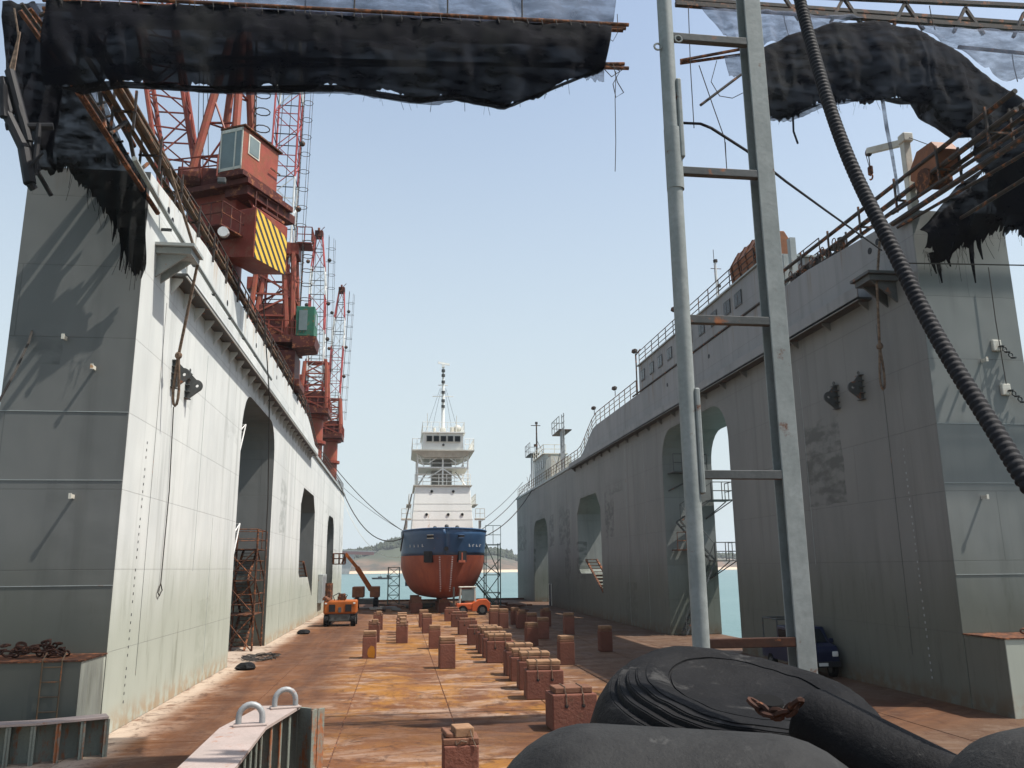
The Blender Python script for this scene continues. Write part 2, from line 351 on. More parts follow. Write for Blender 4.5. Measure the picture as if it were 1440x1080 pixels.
M = dict(
 wall=wall_mat('pale_wall_paint'), wall_shade=wall_mat('old_wall_paint_shade_toned',0.285,(1.04,1.0,0.98)), wallend=wall_mat('end_paint_shade_dark',0.225,(1.0,1.0,1.0)), wallend_shade_light=wall_mat('end_paint_shade_pale',0.31,(0.97,1.0,0.985)), deck=deck_mat(), water=water_mat(), hill=hill_mat(), red_hull=ship_red(),  # right wall and end paints: wall colour darkened to carry their shade
 steel=weathered('grey_steel_paint',(0.34,0.37,0.36),(0.26,0.285,0.28),0.25,scale=1.2,bump=0.25),
 dsteel=weathered('dark_grey_steel',(0.09,0.095,0.095),(0.06,0.064,0.062),0.25,bump=0.2),
 post=weathered('grey_post_paint',(0.25,0.27,0.262),(0.19,0.21,0.203),0.16,rustc=(0.07,0.028,0.014),scale=1.9,bump=0.22,sc2=5),
 rust=weathered('rusty_steel',(0.085,0.038,0.022),(0.05,0.025,0.017),0.5,scale=3,rough=0.85,bump=0.5),
 pipe=weathered('old_pipe_paint',(0.15,0.10,0.055),(0.06,0.043,0.03),0.4,scale=2,rough=0.6),
 dpipe=weathered('dark_pipe',(0.05,0.043,0.037),(0.03,0.026,0.023),0.4,scale=2,rough=0.6),
 crane=weathered('crane_red_paint',(0.23,0.043,0.027),(0.16,0.033,0.022),0.5,scale=1.1,rough=0.55,rustc=(0.12,0.04,0.025)),
 cranel=weathered('crane_orange_red',(0.31,0.075,0.048),(0.21,0.053,0.037),0.6,scale=1.3,rough=0.5,rustc=(0.14,0.045,0.025)),
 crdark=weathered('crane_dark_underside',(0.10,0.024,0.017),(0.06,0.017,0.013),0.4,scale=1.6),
 cwhite=weathered('mast_white_paint',(0.70,0.70,0.68),(0.55,0.55,0.53),0.12,scale=1.3),
 green=weathered('cab_green',(0.035,0.14,0.09),(0.03,0.10,0.065),0.25),
 stripes=stripes_mat(), glass=glass_mat('dark_glass',(0.008,0.010,0.011)), cabglass=glass_mat('cab_glass',(0.10,0.125,0.125)),
 white=weathered('ship_white_paint',(0.82,0.82,0.77),(0.75,0.75,0.70),0.13,rustc=(0.30,0.18,0.09),scale=0.7,streak=True,bump=0.1),
 offwhite=weathered('offwhite_steel',(0.58,0.57,0.50),(0.45,0.43,0.37),0.2,rustc=(0.25,0.14,0.07)),
 navy=weathered('ship_navy_paint',(0.028,0.070,0.15),(0.036,0.09,0.18),0.10,scale=0.9,rough=0.42,bump=0.15),
 black=plain('black_steel',(0.018,0.018,0.02),0.6), rubber=rubber_mat('black_rubber',(0.0035,0.0035,0.004),(0.008,0.008,0.0085)),
 greyrub=rubber_mat('dusty_grey_rubber',(0.015,0.015,0.015),(0.026,0.026,0.0255)),
 hose=weathered('black_hose',(0.008,0.008,0.010),(0.016,0.016,0.018),0.0,rough=0.72,bump=0.1),
 concrete=weathered('block_red_concrete',(0.20,0.082,0.056),(0.13,0.054,0.040),0.3,rustc=(0.09,0.045,0.03),scale=1.6,rough=0.92,bump=0.9,sc2=8,vary=0.6),
 timber=weathered('block_timber',(0.20,0.10,0.062),(0.13,0.06,0.038),0.2,rustc=(0.10,0.05,0.03),scale=2.5,rough=0.9,bump=0.6,vary=0.4),
 ptimber=weathered('pale_timber',(0.31,0.19,0.11),(0.21,0.115,0.065),0.15,scale=3,rough=0.9,bump=0.5,vary=0.3),
 rope=weathered('natural_rope',(0.20,0.145,0.105),(0.07,0.05,0.037),0.2,scale=9,rough=0.95,sc2=30), line=plain('dark_line',(0.05,0.045,0.04),0.8),
 orange=weathered('machine_orange',(0.36,0.10,0.018),(0.27,0.07,0.015),0.3,scale=2,rough=0.5), ored=weathered('forklift_orange',(0.50,0.09,0.015),(0.42,0.07,0.015),0.15,rough=0.45),
 pink=weathered('faded_pink_grey_paint',(0.36,0.29,0.26),(0.28,0.235,0.21),0.25,scale=1.1,rough=0.7,bump=0.2),
 ribgrey=weathered('flap_grey_green',(0.21,0.235,0.20),(0.15,0.165,0.14),0.45,scale=2.2,streak=True,rough=0.8,bump=0.6),
 blue=weathered('truck_blue_paint',(0.005,0.010,0.040),(0.004,0.008,0.03),0.0,rough=0.35,bump=0), lamp=plain('lamp_lens',(0.65,0.65,0.62),0.2),
 jibred=weathered('faded_jib_red',(0.42,0.09,0.085),(0.33,0.07,0.07),0.1,scale=1.2), ochre=plain('ochre_paint',(0.42,0.17,0.02),0.8), rust2=weathered('dark_rusty_chain',(0.06,0.026,0.016),(0.03,0.016,0.012),0.2,scale=6,rough=0.85), hole_shade=plain('hole_shade_black',(0.0015,0.0015,0.0015),0.9), net=net_mat('black_shade_net',0.985,(0.0018,0.0022,0.0045),(0.0085,0.009,0.0095)), netg=net_mat('grey_torn_net',0.9,(0.007,0.008,0.0085),(0.018,0.018,0.017)),
 netl=net_mat('thin_blue_net',0.50,(0.10,0.12,0.17),(0.16,0.18,0.23)), netb=net_mat('pale_sheet_net',0.42,(0.12,0.14,0.19),(0.20,0.22,0.27)),
 perf=net_mat('perforated_plate',0.55,(0.07,0.08,0.11),(0.10,0.11,0.14)),
 tree=weathered('far_foliage',(0.035,0.048,0.024),(0.055,0.062,0.03),0,scale=0.05,rough=1,bump=0), bridge=weathered('bridge_red',(0.34,0.11,0.085),(0.28,0.09,0.07),0.1),
 conc=weathered('pale_concrete',(0.36,0.35,0.33),(0.28,0.27,0.25),0.1,scale=0.3), brown=weathered('brown_tank',(0.25,0.10,0.045),(0.17,0.07,0.035),0.5,scale=1.4),
 galv=weathered('galvanised',(0.30,0.31,0.31),(0.22,0.23,0.23),0.2,rough=0.5,metal=0.2), teal=weathered('teal_scaffold',(0.07,0.11,0.10),(0.05,0.08,0.075),0.2),
)

# ------------------------------------------------------------------ setting: sea, hills, deck
b = MB(); b.add([(-4000,-300,-2.2),(5000,-300,-2.2),(5000,6000,-2.2),(-4000,6000,-2.2)], [(0,1,2,3)])
tag(obj('sea_water', b, M['water']), kind='structure')
def hill(name, x0, x1, y0, depth, prof, nx=90, ny=14):
    vs=[]; fs=[]
    for j in range(ny+1):
        v=j/ny
        for i in range(nx+1):
            x=x0+(x1-x0)*i/nx
            h=prof(x)*math.sin(min(1,v*1.25)*pi/2)**0.8
            h+=noise.noise(Vector((x*0.03,v*4,1.7)))*h*0.22
            if v<0.06: h=min(h,1.2)
            vs.append((x, y0+depth*v+20*noise.noise(Vector((x*0.01,3,0))), -2.6+h if j else -3.5))
    for j in range(ny):
        for i in range(nx): k=j*(nx+1)+i; fs.append((k,k+1,k+nx+2,k+nx+1))
    b=MB(); b.add(vs,fs); o=obj(name,b,M['hill'],smooth=True); tag(o,kind='structure'); return vs,nx,ny
def pl(x):
    pts=[(-900,26),(-300,22),(-140,25),(-90,30),(-62,34),(-48,36),(-28,46),(-5,54),(40,50),(80,44),(110,38),(150,36),(200,24),(300,12),(420,14),(455,24),(480,33),(510,26),(560,20),(900,30),(1600,30)]
    for (a,ha),(c,hc) in zip(pts[:-1],pts[1:]):
        if a<=x<=c: return ha+(hc-ha)*(x-a)/(c-a)
    return 20
hv,hnx,hny = hill('hills', -900, 1600, 1205, 320, pl, 400, 14)
# woods on the ridge: too many to count
b = MB(); rr = random.Random(3)
for k in range(2600):
    x = rr.choice([rr.uniform(-110,190), rr.uniform(-110,190), rr.uniform(420,600), rr.uniform(-300,900)]); i = min(hnx-1,max(0,int((x+900)/2500*hnx))); j = rr.randint(5,12)
    if rr.random() < 0.35: j = rr.choice([10,11])
    p = Vector(hv[j*(hnx+1)+i]);
    if p.z < 16 and rr.random() < 0.8: continue
    p += Vector((rr.uniform(-3,3), rr.uniform(-8,8), -1)); h = rr.uniform(5,10.5); r = h*rr.uniform(0.22,0.42)
    if rr.random() < 0.5: b.path([p, p+Vector((0,0,h*0.3)), p+Vector((0,0,h*0.7)), p+Vector((rr.uniform(-.4,.4),0,h))], [r*0.5, r, r*0.62, 0.12], 6)
    else: b.path([p, p+Vector((0,0,h*0.25)), p+Vector((rr.uniform(-1,1),0,h*0.6)), p+Vector((rr.uniform(-1,1),0,h*0.85))], [r*0.3, r*1.05, r*1.15, r*0.3], 6)
tag(obj('ridge_woods', b, M['tree']), 'dark wood of mixed trees covering the hill across the water', kind='stuff')
# small buildings at the far shore
for k,(x,y,z,wd,h,mt) in enumerate([(96,1216,5.5,22,6,'conc'),(120,1222,8,14,5,'offwhite'),(104,1235,14,16,5,'pipe')]):
    t = thing('shore_building', ['low grey shed at the water edge right of the ship','small pale house behind the shed right of the ship','tan building on the slope above the shed right of the ship'][k],'building',(x,y,z))
    b=MB(); b.box(x-wd/2,x+wd/2,y-5,y+5,z-6,z+h*0.7); obj('wall',b,M[mt],t)
    b=MB(); b.prism([(x-wd/2-.6,z+h*0.7),(x+wd/2+.6,z+h*0.7),(x,z+h)],'y',y-5.4,y+5.4); obj('roof',b,M['bridge'],t)

# thin sea haze round everything
b = MB(); b.box(-4200,5200,-400,6200,-4.6,72)
hz = obj('haze', b, None); tag(hz, kind='stuff')
hm = bpy.data.materials.new('sea_haze'); hm.use_nodes = True; hn = hm.node_tree.nodes; hn.remove(hn['Principled BSDF'])
hv_ = hn.new('ShaderNodeVolumePrincipled'); hv_.inputs['Color'].default_value = (0.86,0.92,1.0,1); hv_.inputs['Density'].default_value = 0.00016; hv_.inputs['Anisotropy'].default_value = 0.2
hm.node_tree.links.new(hv_.outputs[0], hn['Material Output'].inputs['Volume']); hz.data.materials.clear(); hz.data.materials.append(hm)

# dock deck: pontoon with individual plates
b = MB(); b.box(-10.4,19.1,-8,108.5,-3.2,0.0); b.box(-13.5,22.5,-8,22.4,-3.0,-0.006)
deck = tag(obj('dock_deck', b, M['rust']), kind='structure'); BASE[deck.name] = Vector()
pw, plen = 2.9, 6.4
b = MB(); b.hexa([(0.012,0.012,0.001),(pw-.012,.012,.001),(pw-.012,plen-.012,.001),(.012,plen-.012,.001),(0.018,0.018,0.016),(pw-.018,.018,.016),(pw-.018,plen-.018,.016),(.018,plen-.018,.016)])
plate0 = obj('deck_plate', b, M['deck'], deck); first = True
for i in range(8):
    for j in range(16):
        o = plate0 if first else plate0.copy()
        if not first: COL.objects.link(o); o.parent = deck
        first = False
        o.location = (-7.2+i*pw, 6.0+j*plen+(i%2)*plen*0.5-3.2, random.uniform(-0.003,0.003)); o.rotation_euler = (random.uniform(-.0006,.0006), random.uniform(-.0008,.0008), 0)
for (x0,x1,y0,y1) in ((-13.4,-7.215,-7.9,22.3),(16.015,22.4,-7.9,22.3),(-7.19,15.99,-7.9,2.9),(-7.19,15.99,105.5,108.2),(-10.3,-7.21,38.3,48.1),(16.01,19.0,38.8,49.2),(-10.3,-7.21,85.1,93.2),(16.01,19.0,90.6,100.1)):
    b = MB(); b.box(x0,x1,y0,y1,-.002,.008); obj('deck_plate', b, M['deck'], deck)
b = MB(); b.box(-7.1,15.9,108.2,108.6,0.002,0.22); e = obj('deck_end_lip', b, M['rust'], deck)

# ------------------------------------------------------------------ dock wing walls
def arch(y0, y1, z0, z1, r, n=6, both=True):      # points from (y0,z0) up over to (y1,z0)
    P = [(y0,z0)]
    P += [(y0+r-r*cos(pi/2*i/n), z1-r+r*sin(pi/2*i/n)) for i in range(n+1)]
    P += [(y1-r+r*sin(pi/2*i/n), z1-r+r*cos(pi/2*i/n)) for i in range(n+1)]
    P += [(y1,z0)]; return P
def wing(side):
    s = -1 if side == 'left' else 1
    xi = -7.2 if s < 0 else 16.0; xo = xi + s*3.2; ye = 108.0 if s < 0 else 114.5
    O1 = (38.2,48.2) if s < 0 else (38.7,49.3); O2 = (62.0,72.2) if s < 0 else (65.8,74.8); O3 = (85.0,93.3) if s < 0 else (90.5,100.2)
    yb0, yb1 = (62.5,74.5) if s < 0 else (66.4,74.2)
    WM = M['wall'] if s < 0 else M['wall_shade']
    t = thing('dock_wing_wall', 'sunlit pale grey steel wing wall with red cranes along its top' if s < 0 else 'shaded grey steel wing wall carrying a long windowed deckhouse and pipes', 'dock wall', (xi+s*1.6,22.7,0), 'wing walls of the floating dock')
    out = [(22.7,-3.1),(22.7,15.05),(29.5,15.55),(yb0,15.55)]
    for i in range(1,9):
        q = i/8; out.append((yb0+(yb1-yb0)*q, 15.55-2.05*(q*q*(3-2*q))))
    out += [(ye,13.5),(ye,-3.1)]
    out += list(reversed(arch(O3[0],O3[1],0.0,9.4,2.2)))
    out += list(reversed(arch(O1[0],O1[1],0.0,12.1,1.9)))
    a,c = O2; zb,zt = 3.45,10.0
    hole = [(a+0.3,zb+.35),(a+1.0,zb),(c-3.6,zb),(c-0.0,zb-1.6),(c,zt-1.3),(c-1.5,zt),(a+1.5,zt),(a,zt-1.3)]
    if s > 0: hole = [(c-h[0]+a,h[1]) for h in hole]
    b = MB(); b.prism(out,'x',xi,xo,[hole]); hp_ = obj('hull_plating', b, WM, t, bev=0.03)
    hp_.data.materials.append(M['wallend' if s < 0 else 'wallend_shade_light'])          # reveals, ends and top edges: shade carried by a darker wall colour
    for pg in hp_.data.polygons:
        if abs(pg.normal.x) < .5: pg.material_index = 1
    b = MB(); b.prism([(min(xi,xo),-0.5),(max(xi,xo),-0.5),(max(xi,xo),15.05),(min(xi,xo),15.05)],'y',22.66,22.697); obj('end_shade_plate', b, M['wallend' if s < 0 else 'wallend_shade_light'], t)  # overlay plate; the end face's shade sits in its dark colour
    # walkway with knees
    w0,w1 = (25.3,67.5) if s < 0 else (25.3,75.5); xw = xi - s*0.52
    b = MB(); b.box(min(xi,xw),max(xi,xw),w0,w1,12.92,13.0); obj('walkway_plate', b, M['dsteel'], t)
    b = MB(); b.box(min(xw,xw+s*0.05),max(xw,xw+s*.05),w0,w1,12.88,13.42); obj('walkway_fascia', b, WM, t, bev=0.01)
    y = w0+0.25; kn = None; step = 1.5 if s < 0 else 2.6
    while y < w1:
        if kn is None:
            b = MB(); b.prism([(xi,12.38 if s<0 else 12.6),(xi,12.915),(xi-s*.32,12.915),(xi-s*.32,12.84)],'y',0,0.05); b.v=[(v[0],v[1]+y,v[2]) for v in b.v]
            kn = obj('knee_plate', b, WM, t); k = kn; y0k = y
        else:
            k = kn.copy(); COL.objects.link(k); k.parent = t; k.location = (0,y-y0k,0)
        y += step
    b = MB(); b.box(min(xi,xi-s*.16),max(xi,xi-s*.16),w1+.4,ye,13.2,13.42); obj('gunwale', b, M['steel'], t)
    # end bracket
    b = MB(); b.cbox((xi-s*0.55,24.15,13.28),(1.1,1.15,0.09)); b.cbox((xi-s*0.5,24.15,13.13),(1.0,0.9,0.18))
    b.prism([(xi,12.35),(xi,13.04),(xi-s*0.85,13.04)],'y',23.85,23.92); b.prism([(xi,12.35),(xi,13.04),(xi-s*0.85,13.04)],'y',24.4,24.47)
    obj('end_bracket', b, M['steel' if s < 0 else 'dsteel'], t)
    # padeyes with ribs
    for yy in (26.45,28.15):
        b = MB(); prof=[(xi-s*0.002,9.6),(xi-s*0.10,9.6)]+[(xi-s*(0.33+0.21*cos(q)),10.05+0.21*sin(q)) for q in [(-60+15*i)*pi/180 for i in range(11)]]+[(xi-s*.10,10.5),(xi-s*.002,10.5)]
        hc=[(xi-s*(0.36+0.055*cos(2*pi*i/8)),10.05+0.055*sin(2*pi*i/8)) for i in range(8)]
        b.prism(prof,'y',yy-.03,yy+.03,[hc]); pe = obj('padeye', b, M['dsteel'], t)
        b = MB()
        for zz in (9.62,9.84,10.06,10.28,10.48): b.box(min(xi,xi-s*.15),max(xi,xi-s*.15),yy-.17,yy+.17,zz-.012,zz+.012)
        b.ring((xi-s*.1,yy,10.58),.055,.018,Matrix.Rotation(pi/2,4,'Y'))
        obj('rib', b, M['dsteel'], pe)
    # draught marks
    b = MB(); z = 0.6
    while z < 7.6:
        b.box(min(xi,xi-s*.006),max(xi,xi-s*.006),24.45-(7.6-z)*.02,24.51-(7.6-z)*.02,z,z+0.07); z += 0.21 if int(z*3)%4 else 0.34
    o = obj('draught_marks', b, M['galv' if s > 0 else 'dsteel'], t); o['kind']='stuff'
    # weld seams standing proud
    for yy,za,zb2 in ((25.2,1.2,12.0),(33.5,0.3,6.0),(30.9,4.0,11.8),(53.2,0.2,12.0),(57.8,0.2,12.3),(79.5,0.2,13.0),(102,0.2,13)):
        b = MB(); b.box(min(xi,xi-s*.008),max(xi,xi-s*.008),yy,yy+.014,za,zb2); obj('weld_seam', b, M['dsteel' if yy in (25.2,79.5,102) else 'steel'], t)
    for zz in (8.12,6.32,3.66):
        b = MB(); b.box(min(xi,xo),max(xi,xo),22.645,22.66,zz,zz+.016); obj('weld_seam', b, M['steel'], t)
    # pedestal box in front of the end face
    b = MB(); b.box(min(xi,xo+s*.6),max(xi,xo+s*.6),21.0,22.655,-0.5,2.0); obj('pedestal_box', b, WM, t, bev=0.03)
    b = MB(); b.prism([(min(xi,xo+s*.6),-.5),(max(xi,xo+s*.6),-.5),(max(xi,xo+s*.6),2.0),(min(xi,xo+s*.6),2.0)],'y',20.965,20.998); obj('box_front_shading', b, M['wallend' if s < 0 else 'wall'], t)  # front overlays: left colour carries shade, right paler colour carries sunlight
    b = MB(); b.box(min(xi-s*.03,xo+s*.6),max(xi-s*.03,xo+s*.6),20.94,22.65,2.0,2.035); obj('pedestal_top', b, M['rust'], t)
    # pegs and fittings on the end face
    for (dx,zz) in ((0.95,9.3),(1.15,5.9),(1.75,10.1)):
        b = MB(); x = xi+s*dx; b.box(x-.02,x+.02,22.42,22.7,zz-.05,zz+.05); b.box(x-.035,x+.035,22.39,22.42,zz-.07,zz+.07); obj('peg', b, M['offwhite'], t)
    return t, s, xi, xo, ye, O1, O2, O3
LW = wing('left'); RW = wing('right')

# stairs inside the octagonal openings, rust coloured
for W, y0, y1, lab in ((LW,66.0,72.0,'rusty stair in the octagonal opening of the sunlit wall'),(RW,72.0,66.0,'rusty stair in the octagonal opening of the shaded wall')):
    t,s,xi,xo,ye,O1,O2,O3 = W
    q = thing('steel_stair', lab, 'stairs', (xi+s*0.8,(y0+y1)/2,1.9))
    k = 11
    for i in range(k):
        f = i/(k-1); b = MB(); yy = y0+(y1-y0)*f + (2.2 if W is LW else -2.2)*(0)
        b.box(min(xi+s*.15,xi+s*1.0),max(xi+s*.15,xi+s*1.0),yy-.16,yy+.16,4.6-2.6*f,4.66-2.6*f); obj('tread', b, M['rust'], q)
    for dx in (0.1,1.05):
        b = MB(); b.bar((xi+s*dx,y0,4.6),(xi+s*dx,y1,2.0),0.14); obj('stringer', b, M['rust'], q)

# left opening 1: rusty stair tower
def stair_tower(name, label, x0, x1, y0, y1, zs, mt, r=0.05):
    t = thing(name, label, 'stair tower', ((x0+x1)/2,(y0+y1)/2,0))
    for x in (x0,x1):
        for y in (y0,y1):
            b = MB(); b.tube((x,y,0),(x,y,zs[-1]+1.0),r,6); obj('post', b, M[mt], t)
    for z in zs:
        b = MB(); b.box(x0,x1,y0,y1,z-.04,z); obj('landing', b, M[mt], t)
        b = MB(); rail(b,[(x0,y0,z),(x1,y0,z),(x1,y1,z),(x0,y1,z)],1.0,1.2,0.025); obj('guard_rail', b, M[mt], t)
    zz = [0]+list(zs)
    for i in range(len(zz)-1):
        ya,yb = (y0+.3,y1-.3) if i%2==0 else (y1-.3,y0+.3); n = 9; xm=(x0+x1)/2
        b = MB(); b.bar((xm-.35,ya,zz[i]),(xm-.35,yb,zz[i+1]),.1); b.bar((xm+.35,ya,zz[i]),(xm+.35,yb,zz[i+1]),.1)
        for k in range(1,n):
            p = lerp((xm,ya,zz[i]),(xm,yb,zz[i+1]),k/n); b.cbox(p,(.7,.22,.03))
        obj('flight', b, M[mt], t)
        b = MB(); b.tube((x0,y0,zz[i]),(x0,y1,zz[i+1]),r*.7,5); b.tube((x1,y1,zz[i]),(x1,y0,zz[i+1]),r*.7,5); b.tube((x0,y0,zz[i]),(x1,y0,zz[i+1]),r*.7,5); b.tube((x1,y0,zz[i]),(x0,y0,zz[i+1]),r*.7,5)
        obj('brace', b, M[mt], t)
    return t
stair_tower('stair_tower','rusty scaffold stair tower standing in the tall opening of the sunlit wall',-8.9,-7.35,45.0,47.9,(1.8,3.5,5.1),'rust')
# light ladder brackets at the left jamb of opening 1
for z,lab in ((10.2,'upper white folding ladder bracket at the edge of the tall left opening'),(5.6,'lower white folding ladder bracket at the edge of the tall left opening')):
    t = thing('ladder_bracket', lab,'bracket',(-7.4,38.4,z)); b = MB()
    b.tube((-7.3,38.3,z),(-7.3,39.6,z+.5),.03,5); b.tube((-7.3,39.6,z+.5),(-7.3,38.3,z-1.2),.03,5); b.tube((-7.8,38.3,z),(-7.8,39.6,z+.5),.03,5); b.tube((-7.8,39.6,z+.5),(-7.8,38.3,z-1.2),.03,5)
    obj('frame', b, M['cwhite'], t); b = MB()
    for k in range(4): b.tube((-7.3,39.6-k*.3,z+.5-k*.4),(-7.8,39.6-k*.3,z+.5-k*.4),.02,4)
    obj('rung', b, M['cwhite'], t)
# right opening 1: platforms and stair flights on the far jamb
for z,lab in ((7.9,'upper railed steel balcony on the far jamb of the tall right opening'),(4.3,'lower railed steel balcony on the far jamb of the tall right opening'),(9.6,'high truss platform inside the tall right opening')):
    x0,x1 = (18.6,19.9) if z < 9 else (16.3,18.4)
    t = thing('balcony', lab,'balcony',(x0,48.6,z)); b = MB(); b.box(x0,x1,48.0,49.25,z-.06,z); obj('floor', b, M['dsteel'], t)
    b = MB(); rail(b,[(x0,48.05,z),(x1,48.05,z),(x1,49.2,z)],1.05,0.6,0.03); obj('guard_rail', b, M['dsteel'], t)
    b = MB(); b.tube((x1,48.1,z-.06),(x0,49.2,z-1.1),.035,5); b.tube((x1,49.15,z-.06),(x0,49.25,z-1.1),.035,5); obj('brace', b, M['dsteel'], t)
t = thing('jamb_stair','grey zigzag stair on the far jamb of the tall right opening','stairs',(17.6,48.8,0))
for (xa,za,xb,zb) in ((16.6,0.1,18.6,4.3),(18.6,4.3,16.6,6.6),(16.6,6.6,18.6,7.9)):
    b = MB()
    for y in (48.15,48.95): b.bar((xa,y,za),(xb,y,zb),.09)
    n = max(4,int((zb-za)/.27))
    for k in range(1,n): b.cbox(lerp((xa,48.55,za),(xb,48.55,zb),k/n),(.25,.75,.03))
    b.tube((xa,48.15,za+1),(xb,48.15,zb+1),.025,5)
    for k in range(4): p=lerp((xa,48.15,za),(xb,48.15,zb),k/3); b.tube(p,p+Vector((0,0,1)),.022,5)
    obj('flight', b, M['dsteel'], t)
b = MB(); b.box(16.3,17.4,48.0,49.2,4.9,4.96); rail(b,[(16.3,48.05,4.96),(17.4,48.05,4.96)],1,.5,.025); obj('landing', b, M['rust'], t)
# timber steps right of opening 1
t = thing('timber_stack','rusty brown stepped stack of timbers at the foot of the shaded wall opening','timber stack',(18.3,40.3,0))
for k in range(3):
    b = MB(); b.bbox((18.5-k*.0,40.2+k*.25,0.22+k*.42),(1.5-k*.35,1.6-k*.4,.4),.03); obj('timber', b, M['rust'], t)

# fascia and grey cabinet door on the left wall foot
t = thing('steel_cabinet','flat grey steel cabinet fixed to the sunlit wall behind the orange lift','cabinet',(-7.0,79.2,1.2)); 
b = MB(); b.bbox((-6.98,79.2,2.35),(.4,4.0,2.5),.03); obj('body', b, M['steel'], t); b = MB(); b.box(-6.775,-6.76,77.5,79.1,1.3,3.4); b.box(-6.775,-6.76,79.2,80.9,1.3,3.4); obj('door', b, M['galv'], t)
t = thing('wall_door','dark doorway with white frame at the foot of the shaded wall','door',(15.95,89.2,0)); b = MB(); b.box(15.93,15.99,88.6,89.8,.05,2.2); obj('leaf', b, M['black'], t)
b = MB(); b.box(15.9,15.99,88.45,88.6,.05,2.3); b.box(15.9,15.99,89.8,89.95,.05,2.3); obj('frame', b, M['offwhite'], t)

# ------------------------------------------------------------------ pipes and rails along the wall tops
def along(name, label, cat, xs, y0, y1, mt, stands, r, group=None):
    t = thing(name, label, cat, (xs[0][0],y0,xs[0][1])); 
    for x,z in xs:
        b = MB(); b.tube((x,y0,z),(x,y1,z),r,8); obj('pipe', b, M[mt], t, smooth=True)
    y = y0+1
    b0=None
    while y < y1:
        if b0 is None:
            b = MB(); x0=min(q[0] for q in xs); x1=max(q[0] for q in xs); zt=max(q[1] for q in xs)
            b.bar((x0-.1,y,15.3),(x0-.1,y,zt+.1),.06); b.bar((x1+.1,y,15.3),(x1+.1,y,zt+.1),.06); b.bar((x0-.15,y,min(q[1] for q in xs)-.12),(x1+.15,y,min(q[1] for q in xs)-.12),.06)
            b0=obj('pipe_stand', b, M['dpipe'], t); yy0=y
        else:
            o=b0.copy(); COL.objects.link(o); o.parent=t; o.location=(0,y-yy0,0)
        y+=stands
    return t
along('pipe_run','bundle of yellowed pipes along the top of the sunlit wall','pipes',[(-7.25,15.95),(-7.42,16.1),(-7.6,15.95),(-7.35,16.35)],17.4,62.0,'pipe',2.4,0.07)
along('pipe_run','bundle of dark pipes along the top of the shaded wall','pipes',[(16.15,15.85),(16.4,16.0),(16.7,15.9),(16.2,16.4)],18.0,33.0,'dpipe',2.2,0.075)
def top_rail(W, label, y0, y1, mt, step=1.5):
    t,s,xi,xo,ye,_,_,_ = W; yb0,yb1=(62.5,74.5) if s<0 else (66.4,74.2)
    def zz(y):
        if y<29.5: return 15.05+0.5*(y-22.7)/6.8
        if y<yb0: return 15.55
        if y<yb1: q=(y-yb0)/(yb1-yb0); return 15.55-2.05*q*q*(3-2*q)
        return 13.5
    q = thing('guard_rail',label,'railing',(xi+s*.1,y0,zz(y0)))
    n=max(2,int((y1-y0)/step)); pts=[Vector((xi+s*.1,y0+(y1-y0)*i/n,zz(y0+(y1-y0)*i/n))) for i in range(n+1)]
    for h in (0.4,.75,1.1):
        b=MB(); b.path([p+Vector((0,0,h)) for p in pts],.035 if h>1 else .025,5); obj('rail_pipe',b,M[mt],q)
    b=MB(); b.tube(pts[0],pts[0]+Vector((0,0,1.1)),.03,5); p0=obj('stanchion',b,M[mt],q)
    for p in pts[1:]:
        o=p0.copy(); COL.objects.link(o); o.parent=q; o.location=p-pts[0]
top_rail(LW,'rusty guard rail on the top edge of the sunlit wall',24,107,'dpipe')
top_rail(RW,'guard rail on the far stepped top edge of the shaded wall',54.5,114,'pipe')
# grey conduit on the left wall face
t = thing('conduit','grey conduit pipe clipped along the upper face of the sunlit wall','pipe',(-7.0,22.9,14.2)); b=MB()
b.path([(-6.95,20.5,14.35),(-6.95,24,14.15),(-6.95,30,14.0),(-6.95,44,13.9),(-7.1,44.4,13.9)],.07,8); obj('pipe',b,M['steel'],t,smooth=True)
for y in range(24,44,3): b=MB(); b.box(-7.19,-6.9,y,y+.08,13.86,13.93); obj('clip',b,M['dsteel'],t)
for W,lab in ((LW,'rope'),(RW,'rope')):
    pass
# pipe in hand holes (dark round scuttles) near top of walls
for W in (LW,RW):
    t,s,xi,xo,*_=W
    for y,z in ((24.6,14.75),(25.1,14.62),(33.5,14.7),(40.5,14.8),(47.5,14.8)):
        b=MB(); b.cyl((xi-s*.004,y,z),.12,.02,12,'x'); obj('scuttle',b,M['black'],t)

# ------------------------------------------------------------------ deckhouse and gear on the right wall
t = thing('deckhouse','long low grey deckhouse with paired dark windows on the shaded wall','deckhouse',(17.4,43,15.5))
b=MB(); b.box(16.06,18.7,32.8,53.6,15.5,17.45); obj('wall',b,M['wall_shade'],t,bev=.03)
b=MB(); b.box(15.96,18.8,32.7,53.7,17.45,17.53); obj('roof',b,M['steel'],t)
b=MB(); b.tube((15.98,32.8,15.62),(15.98,55,15.62),.06,6); obj('rubbing_pipe',b,M['dpipe'],t)
for y in (52.6,50.6,48.8,46.9,43.4,41.4,39.6,37.8,36.4):
    b=MB(); b.box(16.02,16.058,y-.42,y+.42,16.25,16.98); wf=obj('window',b,M['dsteel'],t)
    for dy in (-.21,.21): b=MB(); b.box(16.012,16.03,y+dy-.17,y+dy+.17,16.32,16.92); obj('pane',b,M['glass'],wf)
b=MB(); rail(b,[(16.1,33,17.53),(16.1,53.5,17.53)],.95,1.5,.028,(.35,.68)); obj('roof_rail',b,M['dpipe'],t)
b=MB(); rail(b,[(18.6,33,17.53),(18.6,53.5,17.53)],.95,1.5,.028,(.35,.68)); obj('roof_rail',b,M['dpipe'],t)
